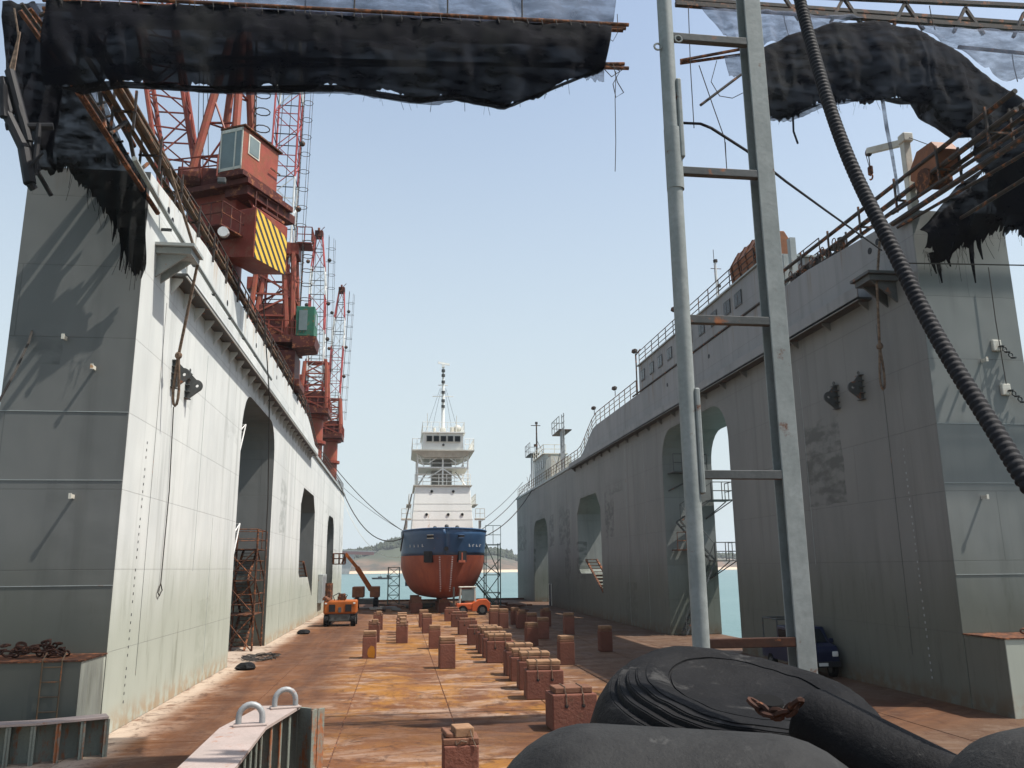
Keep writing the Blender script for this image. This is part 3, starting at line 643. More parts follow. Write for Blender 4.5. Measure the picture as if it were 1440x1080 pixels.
b=MB(); b.tube((16.05,54.1,15.4),(16.05,54.1,18.4),.05,6); b.tube((16.05,54.1,18.4),(16.05,53,18.5),.05,6); obj('vent_pipe',b,M['dpipe'],t)
t = thing('boat_canister','rusty brown ribbed tank on the deckhouse roof beside the square post','tank',(17.1,35.8,17.55))
b=MB(); b.prism([(16.3,17.75),(17.9,17.75),(18.0,18.6),(17.6,19.3),(16.6,19.3),(16.2,18.6)],'y',34.2,37.6); obj('body',b,M['brown'],t,bev=.05)
for y in (34.6,35.5,36.4,37.2): b=MB(); b.prism([(16.26,17.72),(17.94,17.72),(18.05,18.62),(17.62,19.34),(16.58,19.34),(16.15,18.62)],'y',y,y+.07); obj('rib',b,M['rust'],t)
b=MB(); b.box(16.3,17.9,34.4,34.6,17.55,17.75); b.box(16.3,17.9,37,37.2,17.55,17.75); obj('cradle',b,M['rust'],t)
t = thing('roof_ladder','thin steel ladder cage beside the brown roof tank','ladder',(16.05,33.6,15.6)); b=MB()
for y in (33.2,33.7): b.tube((16.0,y,15.6),(16.0,y,19.2),.03,5)
obj('rail',b,M['pipe'],t); 
for k in range(11):
    b=MB(); b.tube((16.0,33.2,15.8+k*.32),(16.0,33.7,15.8+k*.32),.018,4); obj('rung',b,M['pipe'],t)
t = thing('antenna_mast','slim lattice aerial mast with whips on the deckhouse roof','antenna',(17,41.2,17.5)); b=MB()
b.path([(17,41.2,17.5),(17,41.2,20.4)],[.09,.05],6); obj('pole',b,M['cwhite'],t); b=MB(); b.tube((17.0,40.9,19.3),(17,41.6,19.3),.02,4); b.tube((17.0,41.4,19.3),(17,41.4,21.2),.018,4); b.tube((17.3,41.2,20.0),(16.7,41.2,20.0),.02,4); b.cyl((17,41.2,20.45),.12,.14,8); b.cyl((17.1,41.2,19.0),.12,.14,8); obj('aerial',b,M['dpipe'],t)
for k,y in enumerate((31.4,32.1)):
    t=thing('stub_column',['short grey channel column right of the square post','second short grey channel column right of the square post'][k],'column',(16.4,y,15.5)); b=MB()
    b.box(16.3,16.34,y-.14,y+.14,15.5,17.7-k*.5); b.box(16.34,16.55,y-.14,y-.1,15.5,17.7-k*.5); b.box(16.34,16.55,y+.1,y+.14,15.5,17.7-k*.5); obj('web',b,M['steel'],t)
t=thing('floodlight_row','dark valve gear and small floodlights clustered on the shaded wall edge','valves',(16.2,28,15.5)); b=MB(); rr=random.Random(5)
for k in range(14):
    y=27.2+k*.3; b.cyl((16.15+rr.uniform(-.05,.15),y,15.65+rr.uniform(0,.25)),rr.uniform(.06,.16),rr.uniform(.1,.3),8,rr.choice('xyz')); b.tube((16.1,y,15.4),(16.1,y,15.8),.03,5)
obj('valve_body',b,M['dpipe'],t)
for k in range(5): b=MB(); b.ring((16.1,27.5+k*.9,15.95),.13,.02,Matrix.Rotation(pi/2,4,'Y')); obj('handwheel',b,M['rust'],t)
# davit crane
t=thing('davit_crane','rust-streaked white davit with its arm out and a hook block','davit',(16.35,22.95,15.1))
b=MB(); b.bbox((16.3,22.95,16.35),(.24,.24,2.6),.02); obj('post',b,M['offwhite'],t); b=MB(); b.bar((16.3,22.95,17.6),(16.05,24.6,18.15),.2); b.bbox((16.3,22.9,17.7),(.34,.34,.3),.03); obj('arm',b,M['offwhite'],t)
b=MB(); b.cyl((16.05,24.6,18.1),.14,.12,10,'x'); obj('sheave',b,M['dpipe'],t)
b=MB(); b.tube((16.05,24.62,18.0),(16.05,24.62,17.55),.02,5); b.tube((16.05,24.78,18.1),(16.05,24.62,17.4),.012,4); obj('wire',b,M['line'],t)
b=MB(); b.bbox((16.05,24.62,17.42),(.12,.2,.32),.04); b.ring((16.05,24.62,17.17),.09,.03,Matrix.Rotation(pi/2,4,'Y'),10,6,radians(-210),radians(60)); obj('hook_block',b,M['rust'],t)
b=MB(); b.tube((16.3,22.9,17.8),(16.5,21.9,16.9),.015,4); obj('stay',b,M['line'],t)
t=thing('winch','rusty brown winch with a hooded cover beside the davit','winch',(16.5,22.0,15.2))
b=MB(); b.prism([(21.4,15.95),(21.3,16.5),(21.55,16.85),(22.3,16.9),(22.7,16.5),(22.75,16.1),(22.3,15.8)],'x',16.2,16.9); obj('hood',b,M['brown'],t); b=MB(); b.cyl((16.55,22.0,15.75),.26,.75,14,'x'); b.cyl((16.1,22.0,15.75),.38,.06,14,'x'); obj('drum',b,M['rust'],t)
# gear at the far end of the right wall
t=thing('control_cabin','small grey cabin with four windows near the far end of the shaded wall','cabin',(17,96,13.5))
b=MB(); b.box(16.1,18.6,92.2,99.4,13.5,16.6); obj('wall',b,M['steel'],t); b=MB(); b.box(15.9,18.8,92.0,99.6,16.6,16.7); rail(b,[(16,92.2,16.7),(16,99.4,16.7)],1,1.4,.04); rail(b,[(16,92.2,16.7),(18.6,92.2,16.7)],1,1.4,.04); obj('roof',b,M['offwhite'],t)
for y in (93.3,94.8,96.3,97.8): b=MB(); b.box(16.06,16.1,y-.4,y+.4,15.1,16.1); obj('window',b,M['glass'],t)
b=MB(); b.box(16.2,18.4,88.6,91.8,13.5,15.9); obj('store',b,M['offwhite'],t)
t=thing('signal_mast','tall slim mast with lamps behind the small far cabin','mast',(16.6,100.4,13.5)); b=MB(); b.path([(16.6,100.4,13.5),(16.6,100.4,21.4)],[.16,.08],8); obj('pole',b,M['dpipe'],t); b=MB(); b.tube((15.9,100.4,21.3),(17.1,100.4,21.3),.05,5); obj('yard',b,M['dpipe'],t)
for q in ((16.6,100.4,21.6),(16.4,100.4,18.8)): b=MB(); b.cyl(q,.17,.3,8); obj('lamp',b,M['dpipe'],t); b=MB(); b.tube((16.6,100.4,19.5),(16.6,95,16.8),.03,4); obj('stay',b,M['line'],t)
def stack_frame(label,y0,y1,zt,n):
    t=thing('vent_stack',label,'vent pipes',(16.8,(y0+y1)/2,13.5))
    for k in range(n):
        y=y0+(y1-y0)*k/(n-1); b=MB(); xx=16.35+.45*k; b.tube((xx,y,13.5),(xx,y,zt-.3*(k%2)),.085,8); obj('pipe',b,M['galv'],t,smooth=True)
    b=MB(); b.box(16.1,17.4,y0-.5,y1+.5,zt-.15,zt-.05); obj('top_platform',b,M['dpipe'],t)
    b=MB(); rail(b,[(16.1,y0-.5,zt),(16.1,y1+.5,zt),(17.4,y1+.5,zt)],1.3,1.2,.04); obj('guard_rail',b,M['galv'],t)
    b=MB(); b.tube((16.2,y0-.2,13.5),(16.2,y1,15.5),.05,5); b.tube((16.2,y1,13.5),(16.2,y0,15.5),.05,5); obj('brace',b,M['galv'],t)
    return t
stack_frame('pair of grey vent pipes with a railed top at the far wall end',103.2,106.2,18.2,3)
t2=stack_frame('taller group of grey vent pipes with ladder above the shaded wall',83.4,86.6,18.0,3)
b=MB(); 
for y in (81.0,82.0): b.tube((16.2,y,13.5),(16.2,y,19.3),.05,5)
for k in range(9): b.tube((16.2,81.0,14.2+k*.6),(16.2,82.0,14.2+k*.6),.035,4); b.tube((16.2,80.6,14.2+k*.6),(16.2,81,14.2+k*.6),.03,4)
obj('ladder',b,M['galv'],t2)
# lamps with small birds-like fittings along the right rail
for k,(y,z) in enumerate(((54.2,18.6),(60,17.2),(67,17.0),(45.5,18.9))):
    t=thing('floodlight','small floodlight on the shaded wall railing, %s'%['at the far corner of the deckhouse roof','midway along the stepped top edge','at the bend of the stepped top edge','on the deckhouse roof behind the round pole'][k],'floodlight',(16.05,y,z-.4)); b=MB(); b.tube((16.05,y,z-.5),(16.05,y,z),.03,5); obj('stem',b,M['dpipe'],t); b=MB(); b.bbox((16.0,y,z+.1),(.25,.4,.26),.05,.4,.3); obj('head',b,M['dpipe'],t)

# ------------------------------------------------------------------ cranes
def crane_far(label, X, Y, zped, sc, jibtop, lean, cabmat, secs, wid, cage=True, frame=True, cabside=1, group='portal cranes on the sunlit wall'):
    t=thing('tower_crane',label,'crane',(X,Y,13.5),group)
    pr=wid*0.6
    b=MB(); b.cyl((X,Y,(13.5+zped)/2),pr,zped-13.5,18); obj('pedestal',b,M['cranel'],t,smooth=True)
    for z_,k_ in ((zped+.15,1.5),(15.9,1.35)): b=MB(); b.cyl((X,Y,z_),pr*k_,.28,18); obj('slewing_ring',b,M['crane'],t)
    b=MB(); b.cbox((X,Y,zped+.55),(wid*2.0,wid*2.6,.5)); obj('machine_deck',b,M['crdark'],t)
    b=MB(); rail(b,[(X-wid,Y-wid*1.3,zped+.8),(X+wid,Y-wid*1.3,zped+.8),(X+wid,Y+wid*1.3,zped+.8)],1,1,.035); obj('deck_rail',b,M['crane'],t)
    zf=zped+.8; fh=sc
    if frame:
        b=MB(); h=wid*.85
        lattice(b,[(X-h,Y-h,zf),(X+h,Y-h,zf),(X+h,Y+h,zf),(X-h,Y+h,zf)],[(X-h*.8,Y-h*.5,zf+fh),(X+h*.8,Y-h*.5,zf+fh),(X+h*.8,Y+h*.5,zf+fh),(X-h*.8,Y+h*.5,zf+fh)],4,.19,.085); obj('gantry_frame',b,M['cranel'],t)
        b=MB(); b.cyl((X-h*.7,Y,zf+fh+.15),.32,.3,10,'x'); b.cyl((X+h*.7,Y,zf+fh+.15),.32,.3,10,'x'); b.bar((X-h,Y,zf+fh),(X+h,Y,zf+fh),.22); obj('head_sheave',b,M['crane'],t)
        b=MB(); b.bbox((X,Y,zf+fh*.2),(wid*1.3,wid*1.4,fh*.36),.05); obj('winch_house',b,M['crdark'],t)
        b=MB(); b.bbox((X-h*1.05,Y-h*.4,zf+fh*.62),(.5,1.1,.9),.04); obj('electric_box',b,M['crane'],t)
    # jib in painted sections
    z0=zf+.3; L=jibtop-z0
    for (f0,f1,mt) in secs:
        b=MB()
        def cs(f):
            c=Vector((X,Y,z0))+Vector((lean[0]*f,lean[1]*f,L*f)); h=wid*.5*(1.0 if f<.72 else 1.0-(f-.72)/.28*.62)
            return [c+Vector((-h,-h,0)),c+Vector((h,-h,0)),c+Vector((h,h,0)),c+Vector((-h,h,0))]
        n=max(2,int((f1-f0)*L/(wid*1.05)))
        ks=[f0+(f1-f0)*i/2 for i in range(3)]
        for a,c in zip(ks[:-1],ks[1:]): lattice(b,cs(a),cs(c),max(1,(n+1)//2),.07,.038)
        obj('jib_section',b,M[mt],t)
    top=Vector((X+lean[0],Y+lean[1],jibtop))
    b=MB(); b.bbox(tuple(top+Vector((0,0,-.3))),(wid*.55,wid*.6,.7),.05); b.cyl(top+Vector((0,-wid*.3,0)),.3,.2,10,'x'); b.tube(top,top+Vector((.5,0,.6)),.04,4); obj('jib_head',b,M['crdark'],t)
    if cage:
        b=MB(); h=wid*.5
        P=lambda f:Vector((X+h+.28,Y-h*.6,z0))+Vector((lean[0]*f,lean[1]*f,L*f))
        for dy in (-.2,.2): b.tube(P(.05)+Vector((0,dy,0)),P(.97)+Vector((0,dy,0)),.025,4)
        n=int(L/.42)
        for k in range(n): q=P(.05+.92*k/n); b.tube(q+Vector((0,-.2,0)),q+Vector((0,.2,0)),.016,3)
        n=int(L/1.5)
        for k in range(1,n):
            q=P(.05+.92*k/n); b.ring(q+Vector((.32,0,0)),.36,.022,None,10,4); b.tube(q,q+Vector((-.28,0,0)),.025,4)
        for dx,dy in ((.62,.1),(.5,-.28)): b.tube(P(.08)+Vector((dx,dy,0)),P(.95)+Vector((dx,dy,0)),.02,4)
        obj('caged_ladder',b,M['dpipe'],t)
        for f in (.35,.55,.8):
            q=P(f)+Vector((-.1,0,0))
            for v_ in ((.2,-.2,.4),(-wid-.4,-.2,.2)): b=MB(); b.sphere(q+Vector(v_),.21,6); obj('warning_lamp',b,M['dpipe'],t)
    b=MB()
    for dx in (-.25,.25): b.tube(top+Vector((dx,-wid*.35,-.2)),Vector((X+dx*1.5,Y-wid*.6,zf+fh)),.03,4)
    obj('hoist_rope',b,M['line'],t)
    if cabmat:
        cx=X+wid*1.35; cy=Y-wid*.7; b=MB(); b.bbox((cx,cy,zf+1.0),(1.25,2.0,2.1),.05); cb=obj('cab',b,M[cabmat],t)
        b=MB(); b.box(cx-.4,cx+.15,cy-1.04,cy-1.0,zf+.35,zf+1.75); obj('cab_window',b,M['cabglass'],cb); b=MB(); b.box(cx+.625,cx+.65,cy-.7,cy+.2,zf+.8,zf+1.7); obj('cab_window',b,M['cabglass'],cb)
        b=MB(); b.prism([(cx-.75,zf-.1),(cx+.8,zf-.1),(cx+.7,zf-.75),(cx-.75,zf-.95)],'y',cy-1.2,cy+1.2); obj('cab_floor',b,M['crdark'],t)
    return t
RW_=[(0,.18,'cranel'),(.18,.40,'crane'),(.40,.62,'cwhite'),(.62,.80,'cranel'),(.80,1.0,'crane')]
# second crane: green cab
c2=crane_far('red crane with green cab, second along the sunlit wall',-9.0,57.0,18.6,6.4,46.0,(0.15,1.0),'green',[(0,.20,'jibred'),(.2,.46,'cwhite'),(.46,.72,'jibred'),(.72,1,'cwhite')],1.75)
b=MB(); b.bbox((-8.4,56.4,17.2),(2.4,3.0,2.4),.08); b.bbox((-7.85,56.0,16.1),(2.1,3.0,.5),.05); obj('counterweight',b,M['crdark'],c2)
b=MB(); b.tube((-10.3,55.6,19.4),(-9.4,56.6,26.2),.2,8); b.tube((-7.85,55.6,19.4),(-8.5,56.6,26.2),.26,8); b.tube((-7.4,58.6,19.4),(-8.6,57,26.2),.2,8); obj('a_frame_leg',b,M['cranel'],c2,smooth=True)
b=MB(); b.bbox((-8.1,56.9,26.1),(1.3,1.6,.9),.06); rail(b,[(-7.6,56,26.6),(-6.6,56,26.6),(-6.6,57.6,26.6)],1.1,.6,.035); b.box(-7.6,-6.6,56,57.6,26.5,26.56); obj('head_platform',b,M['crane'],c2)
b=MB()
for dy in (-.2,.2): b.tube((-7.15,55.9+dy,19.4),(-7.15,55.9+dy,26.6),.03,4)
for k in range(15): b.tube((-7.15,55.7,19.7+k*.46),(-7.15,56.1,19.7+k*.46),.02,4)
for k in range(7): b.ring((-6.8,55.9,20.2+k*1.05),.38,.03,None,10,4)
obj('leg_ladder',b,M['dpipe'],c2)
crane_far('slim red and white crane with orange pedestal, third along the sunlit wall',-8.5,80.5,18.2,4.8,37.8,(-.3,.6),None,[(0,.14,'jibred'),(.14,.42,'cwhite'),(.42,.62,'jibred'),(.62,.78,'cwhite'),(.78,1,'jibred')],1.5)
crane_far('smallest red and white crane, farthest along the sunlit wall',-8.1,95.5,18.2,4.2,37.0,(0.6,.6),None,[(0,.26,'cwhite'),(.26,.58,'jibred'),(.58,.78,'cwhite'),(.78,1,'jibred')],1.35)
# first, nearest crane
t=thing('tower_crane','big weathered red crane with glazed cab and striped counterweight, nearest on the wall','crane',(-8.8,37.2,13.5),'portal cranes on the sunlit wall')
E1=Vector((.45,.89,0)).normalized(); R1=Vector((.89,-.45,0)).normalized(); UZ=Vector((0,0,1))
def ob(o,l,wd,z0,z1):          # box from corner o along E1 (l) and -R1 (wd)
    o=Vector((o[0],o[1],0)); a=o; c=o+E1*l; d=o+E1*l-R1*wd; e=o-R1*wd
    return [a+UZ*z0,c+UZ*z0,d+UZ*z0,e+UZ*z0,a+UZ*z1,c+UZ*z1,d+UZ*z1,e+UZ*z1]
b=MB(); b.cyl((-8.75,37.3,15.9),1.25,5.2,24); obj('pedestal',b,M['crane'],t,smooth=True)
b=MB(); b.cyl((-8.75,37.3,18.6),1.75,.5,24); b.hexa(ob((-7.5,35.3),3.4,2.6,18.8,20.5)); obj('slewing_base',b,M['crane'],t)
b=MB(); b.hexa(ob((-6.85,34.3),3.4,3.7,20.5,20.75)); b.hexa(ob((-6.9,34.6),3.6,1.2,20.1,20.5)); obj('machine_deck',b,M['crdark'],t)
# cab
b=MB(); b.hexa(ob((-7.16,34.30),2.6,1.2,21.0,23.15)); cab=obj('cab',b,M['cranel'],t,bev=.06)
b=MB(); b.hexa(ob((-7.08,34.2),2.8,1.34,23.15,23.22)); obj('cab_roof',b,M['rust'],cab)
o0=Vector((-7.16,34.30,0))
def face_front(u0,u1,z0,z1,d=.02):   # on cab face towards -E1; u along -R1
    a=o0-R1*u0-E1*d; c=o0-R1*u1-E1*d; return [a+UZ*z0,c+UZ*z0,c+E1*.03+UZ*z0,a+E1*.03+UZ*z0,a+UZ*z1,c+UZ*z1,c+E1*.03+UZ*z1,a+E1*.03+UZ*z1]
b=MB(); b.hexa(face_front(.06,.36,21.25,22.95,.025)); b.hexa(face_front(.42,1.12,21.25,22.95,.025)); obj('cab_window',b,M['cabglass'],cab)
b=MB()
for u0,u1,z0,z1 in ((.0,.06,21.1,23.1),(.36,.42,21.1,23.1),(1.12,1.18,21.1,23.1),(0,1.18,21.12,21.25),(0,1.18,22.95,23.1)): b.hexa(face_front(u0,u1,z0,z1,.05))
obj('window_frame',b,M['offwhite'],cab)
def face_side(u0,u1,z0,z1,d=.02):
    a=o0+E1*u0+R1*d; c=o0+E1*u1+R1*d; return [a+UZ*z0,c+UZ*z0,c-R1*.03+UZ*z0,a-R1*.03+UZ*z0,a+UZ*z1,c+UZ*z1,c-R1*.03+UZ*z1,a-R1*.03+UZ*z1]
b=MB(); b.hexa(face_side(.35,1.15,22.0,22.95,.03)); obj('cab_window',b,M['offwhite'],cab); b=MB(); b.hexa(face_side(.42,1.08,22.07,22.88,.045)); obj('cab_pane',b,M['cabglass'],cab)
b=MB(); b.hexa(face_side(1.85,2.58,21.95,22.02,.16)); obj('rain_strip',b,M['rust'],cab)
b=MB(); b.hexa(ob((-7.05,34.1),2.95,1.45,20.78,21.0)); obj('cab_floor',b,M['crdark'],t)
# counterweight with hazard stripes
cw=Vector((-6.42,34.2,0)); 
b=MB(); q=ob((-6.42,34.2),2.35,1.75,17.0,19.3); q[3]=q[3]+UZ*.25; q[2]=q[2]+UZ*.25
b.hexa(q); cwt=obj('counterweight',b,M['crane'],t,bev=.03)
a=cw+R1*.02+E1*.05; c=cw+R1*.02+E1*2.3
b=MB(); b.hexa([a+UZ*17.0,c+UZ*17.0,c-R1*.03+UZ*17,a-R1*.03+UZ*17,a+UZ*19.25,c+UZ*18.75,c-R1*.03+UZ*18.75,a-R1*.03+UZ*19.25]); obj('stripe_panel',b,M['stripes'],cwt)
for o_,l_,w_,za,zb_ in (((-6.3,34.9),1.7,.9,19.5,19.62),((-7.6,33.2),2.0,1.2,18.0,18.06)): b=MB(); b.hexa(ob(o_,l_,w_,za,zb_)); obj('service_platform',b,M['crdark'],t)
b=MB(); p=Vector((-6.6,35.0,0)); 
rail(b,[p+UZ*19.62,p+E1*1.6+UZ*19.62],.8,.8,.03); p=Vector((-7.6,33.2,0)); rail(b,[p+UZ*18.06-R1*1.1,p+UZ*18.06,p+E1*1.8+UZ*18.06],1.0,.7,.03); obj('platform_rail',b,M['crdark'],t)
b=MB(); b.tube((-6.2,36.1,18.4),(-6.9,36.6,21.0),.06,6); b.tube((-6.5,35.2,19.3),(-7.3,35.4,20.8),.06,6); obj('hanger',b,M['crane'],t)
b=MB(); b.cyl((-7.5,33.3,17.7),.22,.2,12,'y'); obj('floodlight',b,M['lamp'],t); b=MB(); b.bbox((-7.9,34.1,20.4),(.35,.2,.25),.04); obj('deck_lamp',b,M['dsteel'],t)
# boom lattice leaning left, A-frame, ladder
bl=(-10.3,37.3,20.9); sl=Vector((-3.5,1.6,15.5))
b=MB(); h=.8; A=[Vector(bl)+Vector((-h,-h,0)),Vector(bl)+Vector((h,-h*.6,0)),Vector(bl)+Vector((h,h,0)),Vector(bl)+Vector((-h,h,0))]
lattice(b,A,[p+sl for p in A],9,.11,.045); obj('boom',b,M['crane'],t)
apex=Vector((-8.1,36.9,31.0))
for a,r in (((-9.9,36.2,20.8),.19),((-7.9,36.0,20.8),.19),((-7.2,38.0,20.8),.2),((-9.2,38.6,20.8),.16),((-8.7,37.0,20.8),.12)):
    b=MB(); b.tube(a,apex+Vector(((a[0]+8.4)*.12,0,0)),r,8); obj('a_frame_leg',b,M['cranel'],t,smooth=True)
for z in (22.6,24.4,26.2,28):
    b=MB()
    f=(z-20.8)/10.2; L=lambda a: lerp(a,apex,f)
    b.tube(L((-9.9,36.2,20.8)),L((-7.9,36.0,20.8)),.06,5); b.tube(L((-7.9,36.0,20.8)),L((-7.2,38.0,20.8)),.06,5); b.tube(L((-9.9,36.2,20.8)),L((-7.2,38.0,20.8)),.05,5); obj('a_frame_brace',b,M['crane'],t)
b=MB(); b.tube((-9.9,36.2,20.8),(-8.0,36.2,24.4),.05,5); b.tube((-7.9,36.0,22.6),(-9.0,36.5,25.5),.05,5); obj('a_frame_brace',b,M['crane'],t)
b=MB()
for dy in (-.2,.2): b.tube((-7.15,36.9+dy,23.0),(-7.4,36.9+dy,29.5),.03,4)
for k in range(16): b.tube((-7.17-k*.015,36.7,23.2+k*.4),(-7.17-k*.015,37.1,23.2+k*.4),.02,4)
for k in range(7): b.ring((-6.85-k*.03,36.9,23.6+k*.9),.36,.028,None,10,4)
obj('caged_ladder',b,M['dpipe'],t)
b=MB(); b.bbox((-9.2,36.2,21.3),(2.0,1.1,.9),.05); b.cyl((-9.6,35.9,21.3),.5,.9,14,'x'); obj('winch',b,M['crdark'],t)
b=MB(); rail(b,[(-10.6,35.2,20.75),(-8.2,34.4,20.75)],1.0,.8,.035); obj('deck_rail',b,M['crane'],t)
b=MB()
for dx in (0,.25,.5): b.tube((-9.5+dx,36.3,21.5),(-10.3+dx*.5,37.2,33),.02,4)
obj('hoist_rope',b,M['line'],t)

# ------------------------------------------------------------------ the ship on the keel blocks
SX=4.15
def stem(z): return 75.8+max(0,7.6-z)*.27+max(0,2.6-z)**2*1.1
def half(y,z):
    L=9.6-(z-1.3)/6.2*5.2; t=min(1,max(0,(y-stem(z))/L)); bb=(1-(1-t)**2.4)**(1/1.75)
    q=min(1,max(.004,(z-1.28)/2.9)); s=q**.19
    return 4.02*bb*s
def hull_part(levels, N=26, yaft=112):
    b=MB(); rows=[]
    for z in levels:
        P=[]
        for i in range(N+1):
            u=i/N; y=stem(z)+(u**2.1)*(yaft-stem(z)); P.append((half(y,z),y,z))
        rows.append(P)
    for sgn in (1,-1):
        base=len(b.v); vs=[(SX+sgn*p[0],p[1],p[2]+(0.28*max(0,1-(p[1]-75.8)/9)**1.5 if p[2]>7.0 else 0)) for r in rows for p in r]; fs=[]
        for j in range(len(rows)-1):
            for i in range(N): k=j*(N+1)+i; fs.append((k,k+1,k+N+2,k+N+1))
        b.add(vs,fs)
    return b
t=thing('cargo_ship','blue and red hulled ship with tall white bridge standing on the keel blocks','ship',(SX,90,1.25))
lv=[1.3,1.34,1.4,1.5,1.7,2.0,2.4,2.9,3.5,4.1,4.7,5.18]
b=hull_part(lv); N=26
P=[(half(stem(1.3)+(i/N)**2.1*(112-stem(1.3)),1.3),stem(1.3)+(i/N)**2.1*(112-stem(1.3))) for i in range(N+1)]
b.add([(SX+s*p[0],p[1],1.3) for p in P for s in (1,-1)],[(2*i,2*i+1,2*i+3,2*i+2) for i in range(N)])
obj('lower_hull',b,M['red_hull'],t,smooth=True)
b=hull_part([5.18,5.5,6.0,6.5,7.0,7.3]); uh=obj('upper_hull',b,M['navy'],t,smooth=True)
md=uh.modifiers.new('thickness','SOLIDIFY'); md.thickness=.12; md.offset=-1
P=[(half(stem(6.2)+(i/N)**2.1*(112-stem(6.2)),6.2)-.1,stem(6.2)+.2+(i/N)**2.1*(112-stem(6.2))) for i in range(N+1)]
b=MB(); b.add([(SX+s*p[0],p[1],6.2) for p in P for s in (1,-1)],[(2*i,2*i+1,2*i+3,2*i+2) for i in range(N)]); obj('main_deck',b,M['brown'],t)
b=MB(); pts=[]
for s in (1,-1):
    row=[]
    for i in range(N+1):
        y=stem(7.3)+(i/N)**2.1*(112-stem(7.3)); row.append((SX+s*half(y,7.3),y,7.3+.28*max(0,1-(y-75.8)/9)**1.5))
    b.path(row,.07,6)
obj('bulwark_rail',b,M['navy'],t,smooth=True)
b=MB(); b.box(SX-.16,SX+.16,78.2,110,1.22,1.31); obj('keel',b,M['red_hull'],t)
b=MB(); b.box(SX-3.4,SX+3.4,111.5,112,1.8,7.2); obj('transom',b,M['navy'],t)
def on_hull(x,z):
    y=stem(z)
    while half(y,z)<abs(x) and y<90: y+=.02
    d=(half(y+.15,z)-half(y-.15,z))/.3; ang=math.atan2(1,d) if d else pi/2
    return y, math.atan2(1.0,max(d,.01))
for s,x in ((-1,1.55),(1,1.45)):
    y,a=on_hull(x,5.0); rz=s*(math.pi/2-a)*-1 if False else s*(pi/2-math.atan(max(.05,(half(y+.2,5)-half(y-.2,5))/.4)))
    b=MB(); b.cbox((SX+s*x,y-.02,5.05),(.85,.35,1.0),rz); obj('anchor_pocket',b,M['black'],t)
    b=MB(); b.cbox((SX+s*x,y-.18,4.62),(.7,.14,.2),rz); b.cbox((SX+s*x,y-.18,5.0),(.14,.14,.8),rz); obj('anchor',b,M['red_hull' if s>0 else 'black'],t)
    y,a=on_hull(x-.1,6.85); b=MB(); b.bbox((SX+s*(x-.1),y,6.85),(.62,.26,.3),.05,rz); obj('fairlead',b,M['black'],t)
    b=MB(); b.bbox((SX+s*(x-.1),y-.1,6.98),(.66,.14,.06),.02,rz); b.bbox((SX+s*(x-.1),y-.1,6.68),(.66,.14,.06),.02,rz); obj('fairlead_rim',b,M['offwhite' if s<0 else 'navy'],t)
y,a=on_hull(.02,5.9); b=MB(); b.cyl((SX,y-.03,5.75),.2,.2,12,'y'); obj('bow_eye',b,M['black'],t)
for s in (-1,1):
    b=MB()
    for k in range(4):                                  # name strokes on the bow, too far off to read
        x=2.15+k*.36; y,a=on_hull(x,6.05); y-=.03
        b.cbox((SX+s*x,y,6.05),(.06,.05,.26),0); b.cbox((SX+s*x+.06,y,6.13 if k%2 else 5.98),(.14,.05,.05),0)
    obj('name_lettering',b,M['cwhite'],t)
    b=MB(); z=2.0
    while z<5.1:
        x=.42+.09*(z-2)*.6; y,a=on_hull(x,z); b.cbox((SX+s*x,y-.02,z),(.13,.06,.07)); z+=.2
    o=obj('draught_marks',b,M['cwhite'],t); o['kind']='stuff'
# superstructure
f0=83.0
b=MB(); b.hexa([(SX-3.2,f0,6.2),(SX+3.15,f0,6.2),(SX+3.15,92,6.2),(SX-3.2,92,6.2),(SX-2.75,f0+.5,12.1),(SX+2.75,f0+.5,12.1),(SX+2.75,92,12.1),(SX-2.75,92,12.1)]); obj('deckhouse',b,M['white'],t,bev=.04)
for z,xx in ((8.72,3.05),(10.3,2.93),(9.6,2.99)):
    b=MB(); b.box(SX-xx,SX+xx,f0+.5*(z-6.2)/5.9-.015,f0+.5*(z-6.2)/5.9+.05,z,z+.025); obj('ledge',b,M['offwhite'],t)
b=MB(); b.box(SX-2.95,SX+2.95,f0+.3,92.2,12.1,12.2); obj('boat_deck',b,M['offwhite'],t)
for x,z in ((-1.1,11.55),(1.05,11.55),(-1.6,9.25),(.55,9.25),(1.95,9.25),(-1.75,7.1),(1.9,7.1)):
    y=f0+.5*(z-6.2)/5.9
    b=MB(); b.cyl((SX+x,y-.01,z),.17,.1,12,'y'); ph=obj('porthole',b,M['offwhite'],t); b=MB(); b.cyl((SX+x,y-.05,z),.13,.06,12,'y'); obj('pane',b,M['glass'],ph)
for x,z in ((-.9,7.4),(.2,7.55),(1.2,7.45)):
    b=MB(); b.tube((SX+x,79.5,6.2),(SX+x,79.5,z+.2),.06,6); b.sphere((SX+x,79.5,z+.35),.2,8); obj('deck_vent',b,M['dsteel'],t,smooth=True)
for x in (-3.6,3.65):
    b=MB(); b.path([(SX+x,82.6,6.2),(SX+x,82.6,8.6)],.14,8); b.bbox((SX+x*1.0,82.6,8.75),(1.0,.8,.18),.03); rail(b,[(SX+x-.45,82.25,8.85),(SX+x+.45,82.25,8.85)],.9,.4,.03); obj('side_platform',b,M['offwhite'],t)
for x in (-3.35,3.3): b=MB(); rail(b,[(SX+x,83.4,10.3),(SX+x,88,10.3)],1,1.2,.035); b.box(SX+x-.25,SX+x+.25,83.4,88,10.22,10.3); obj('side_gallery',b,M['offwhite'],t)
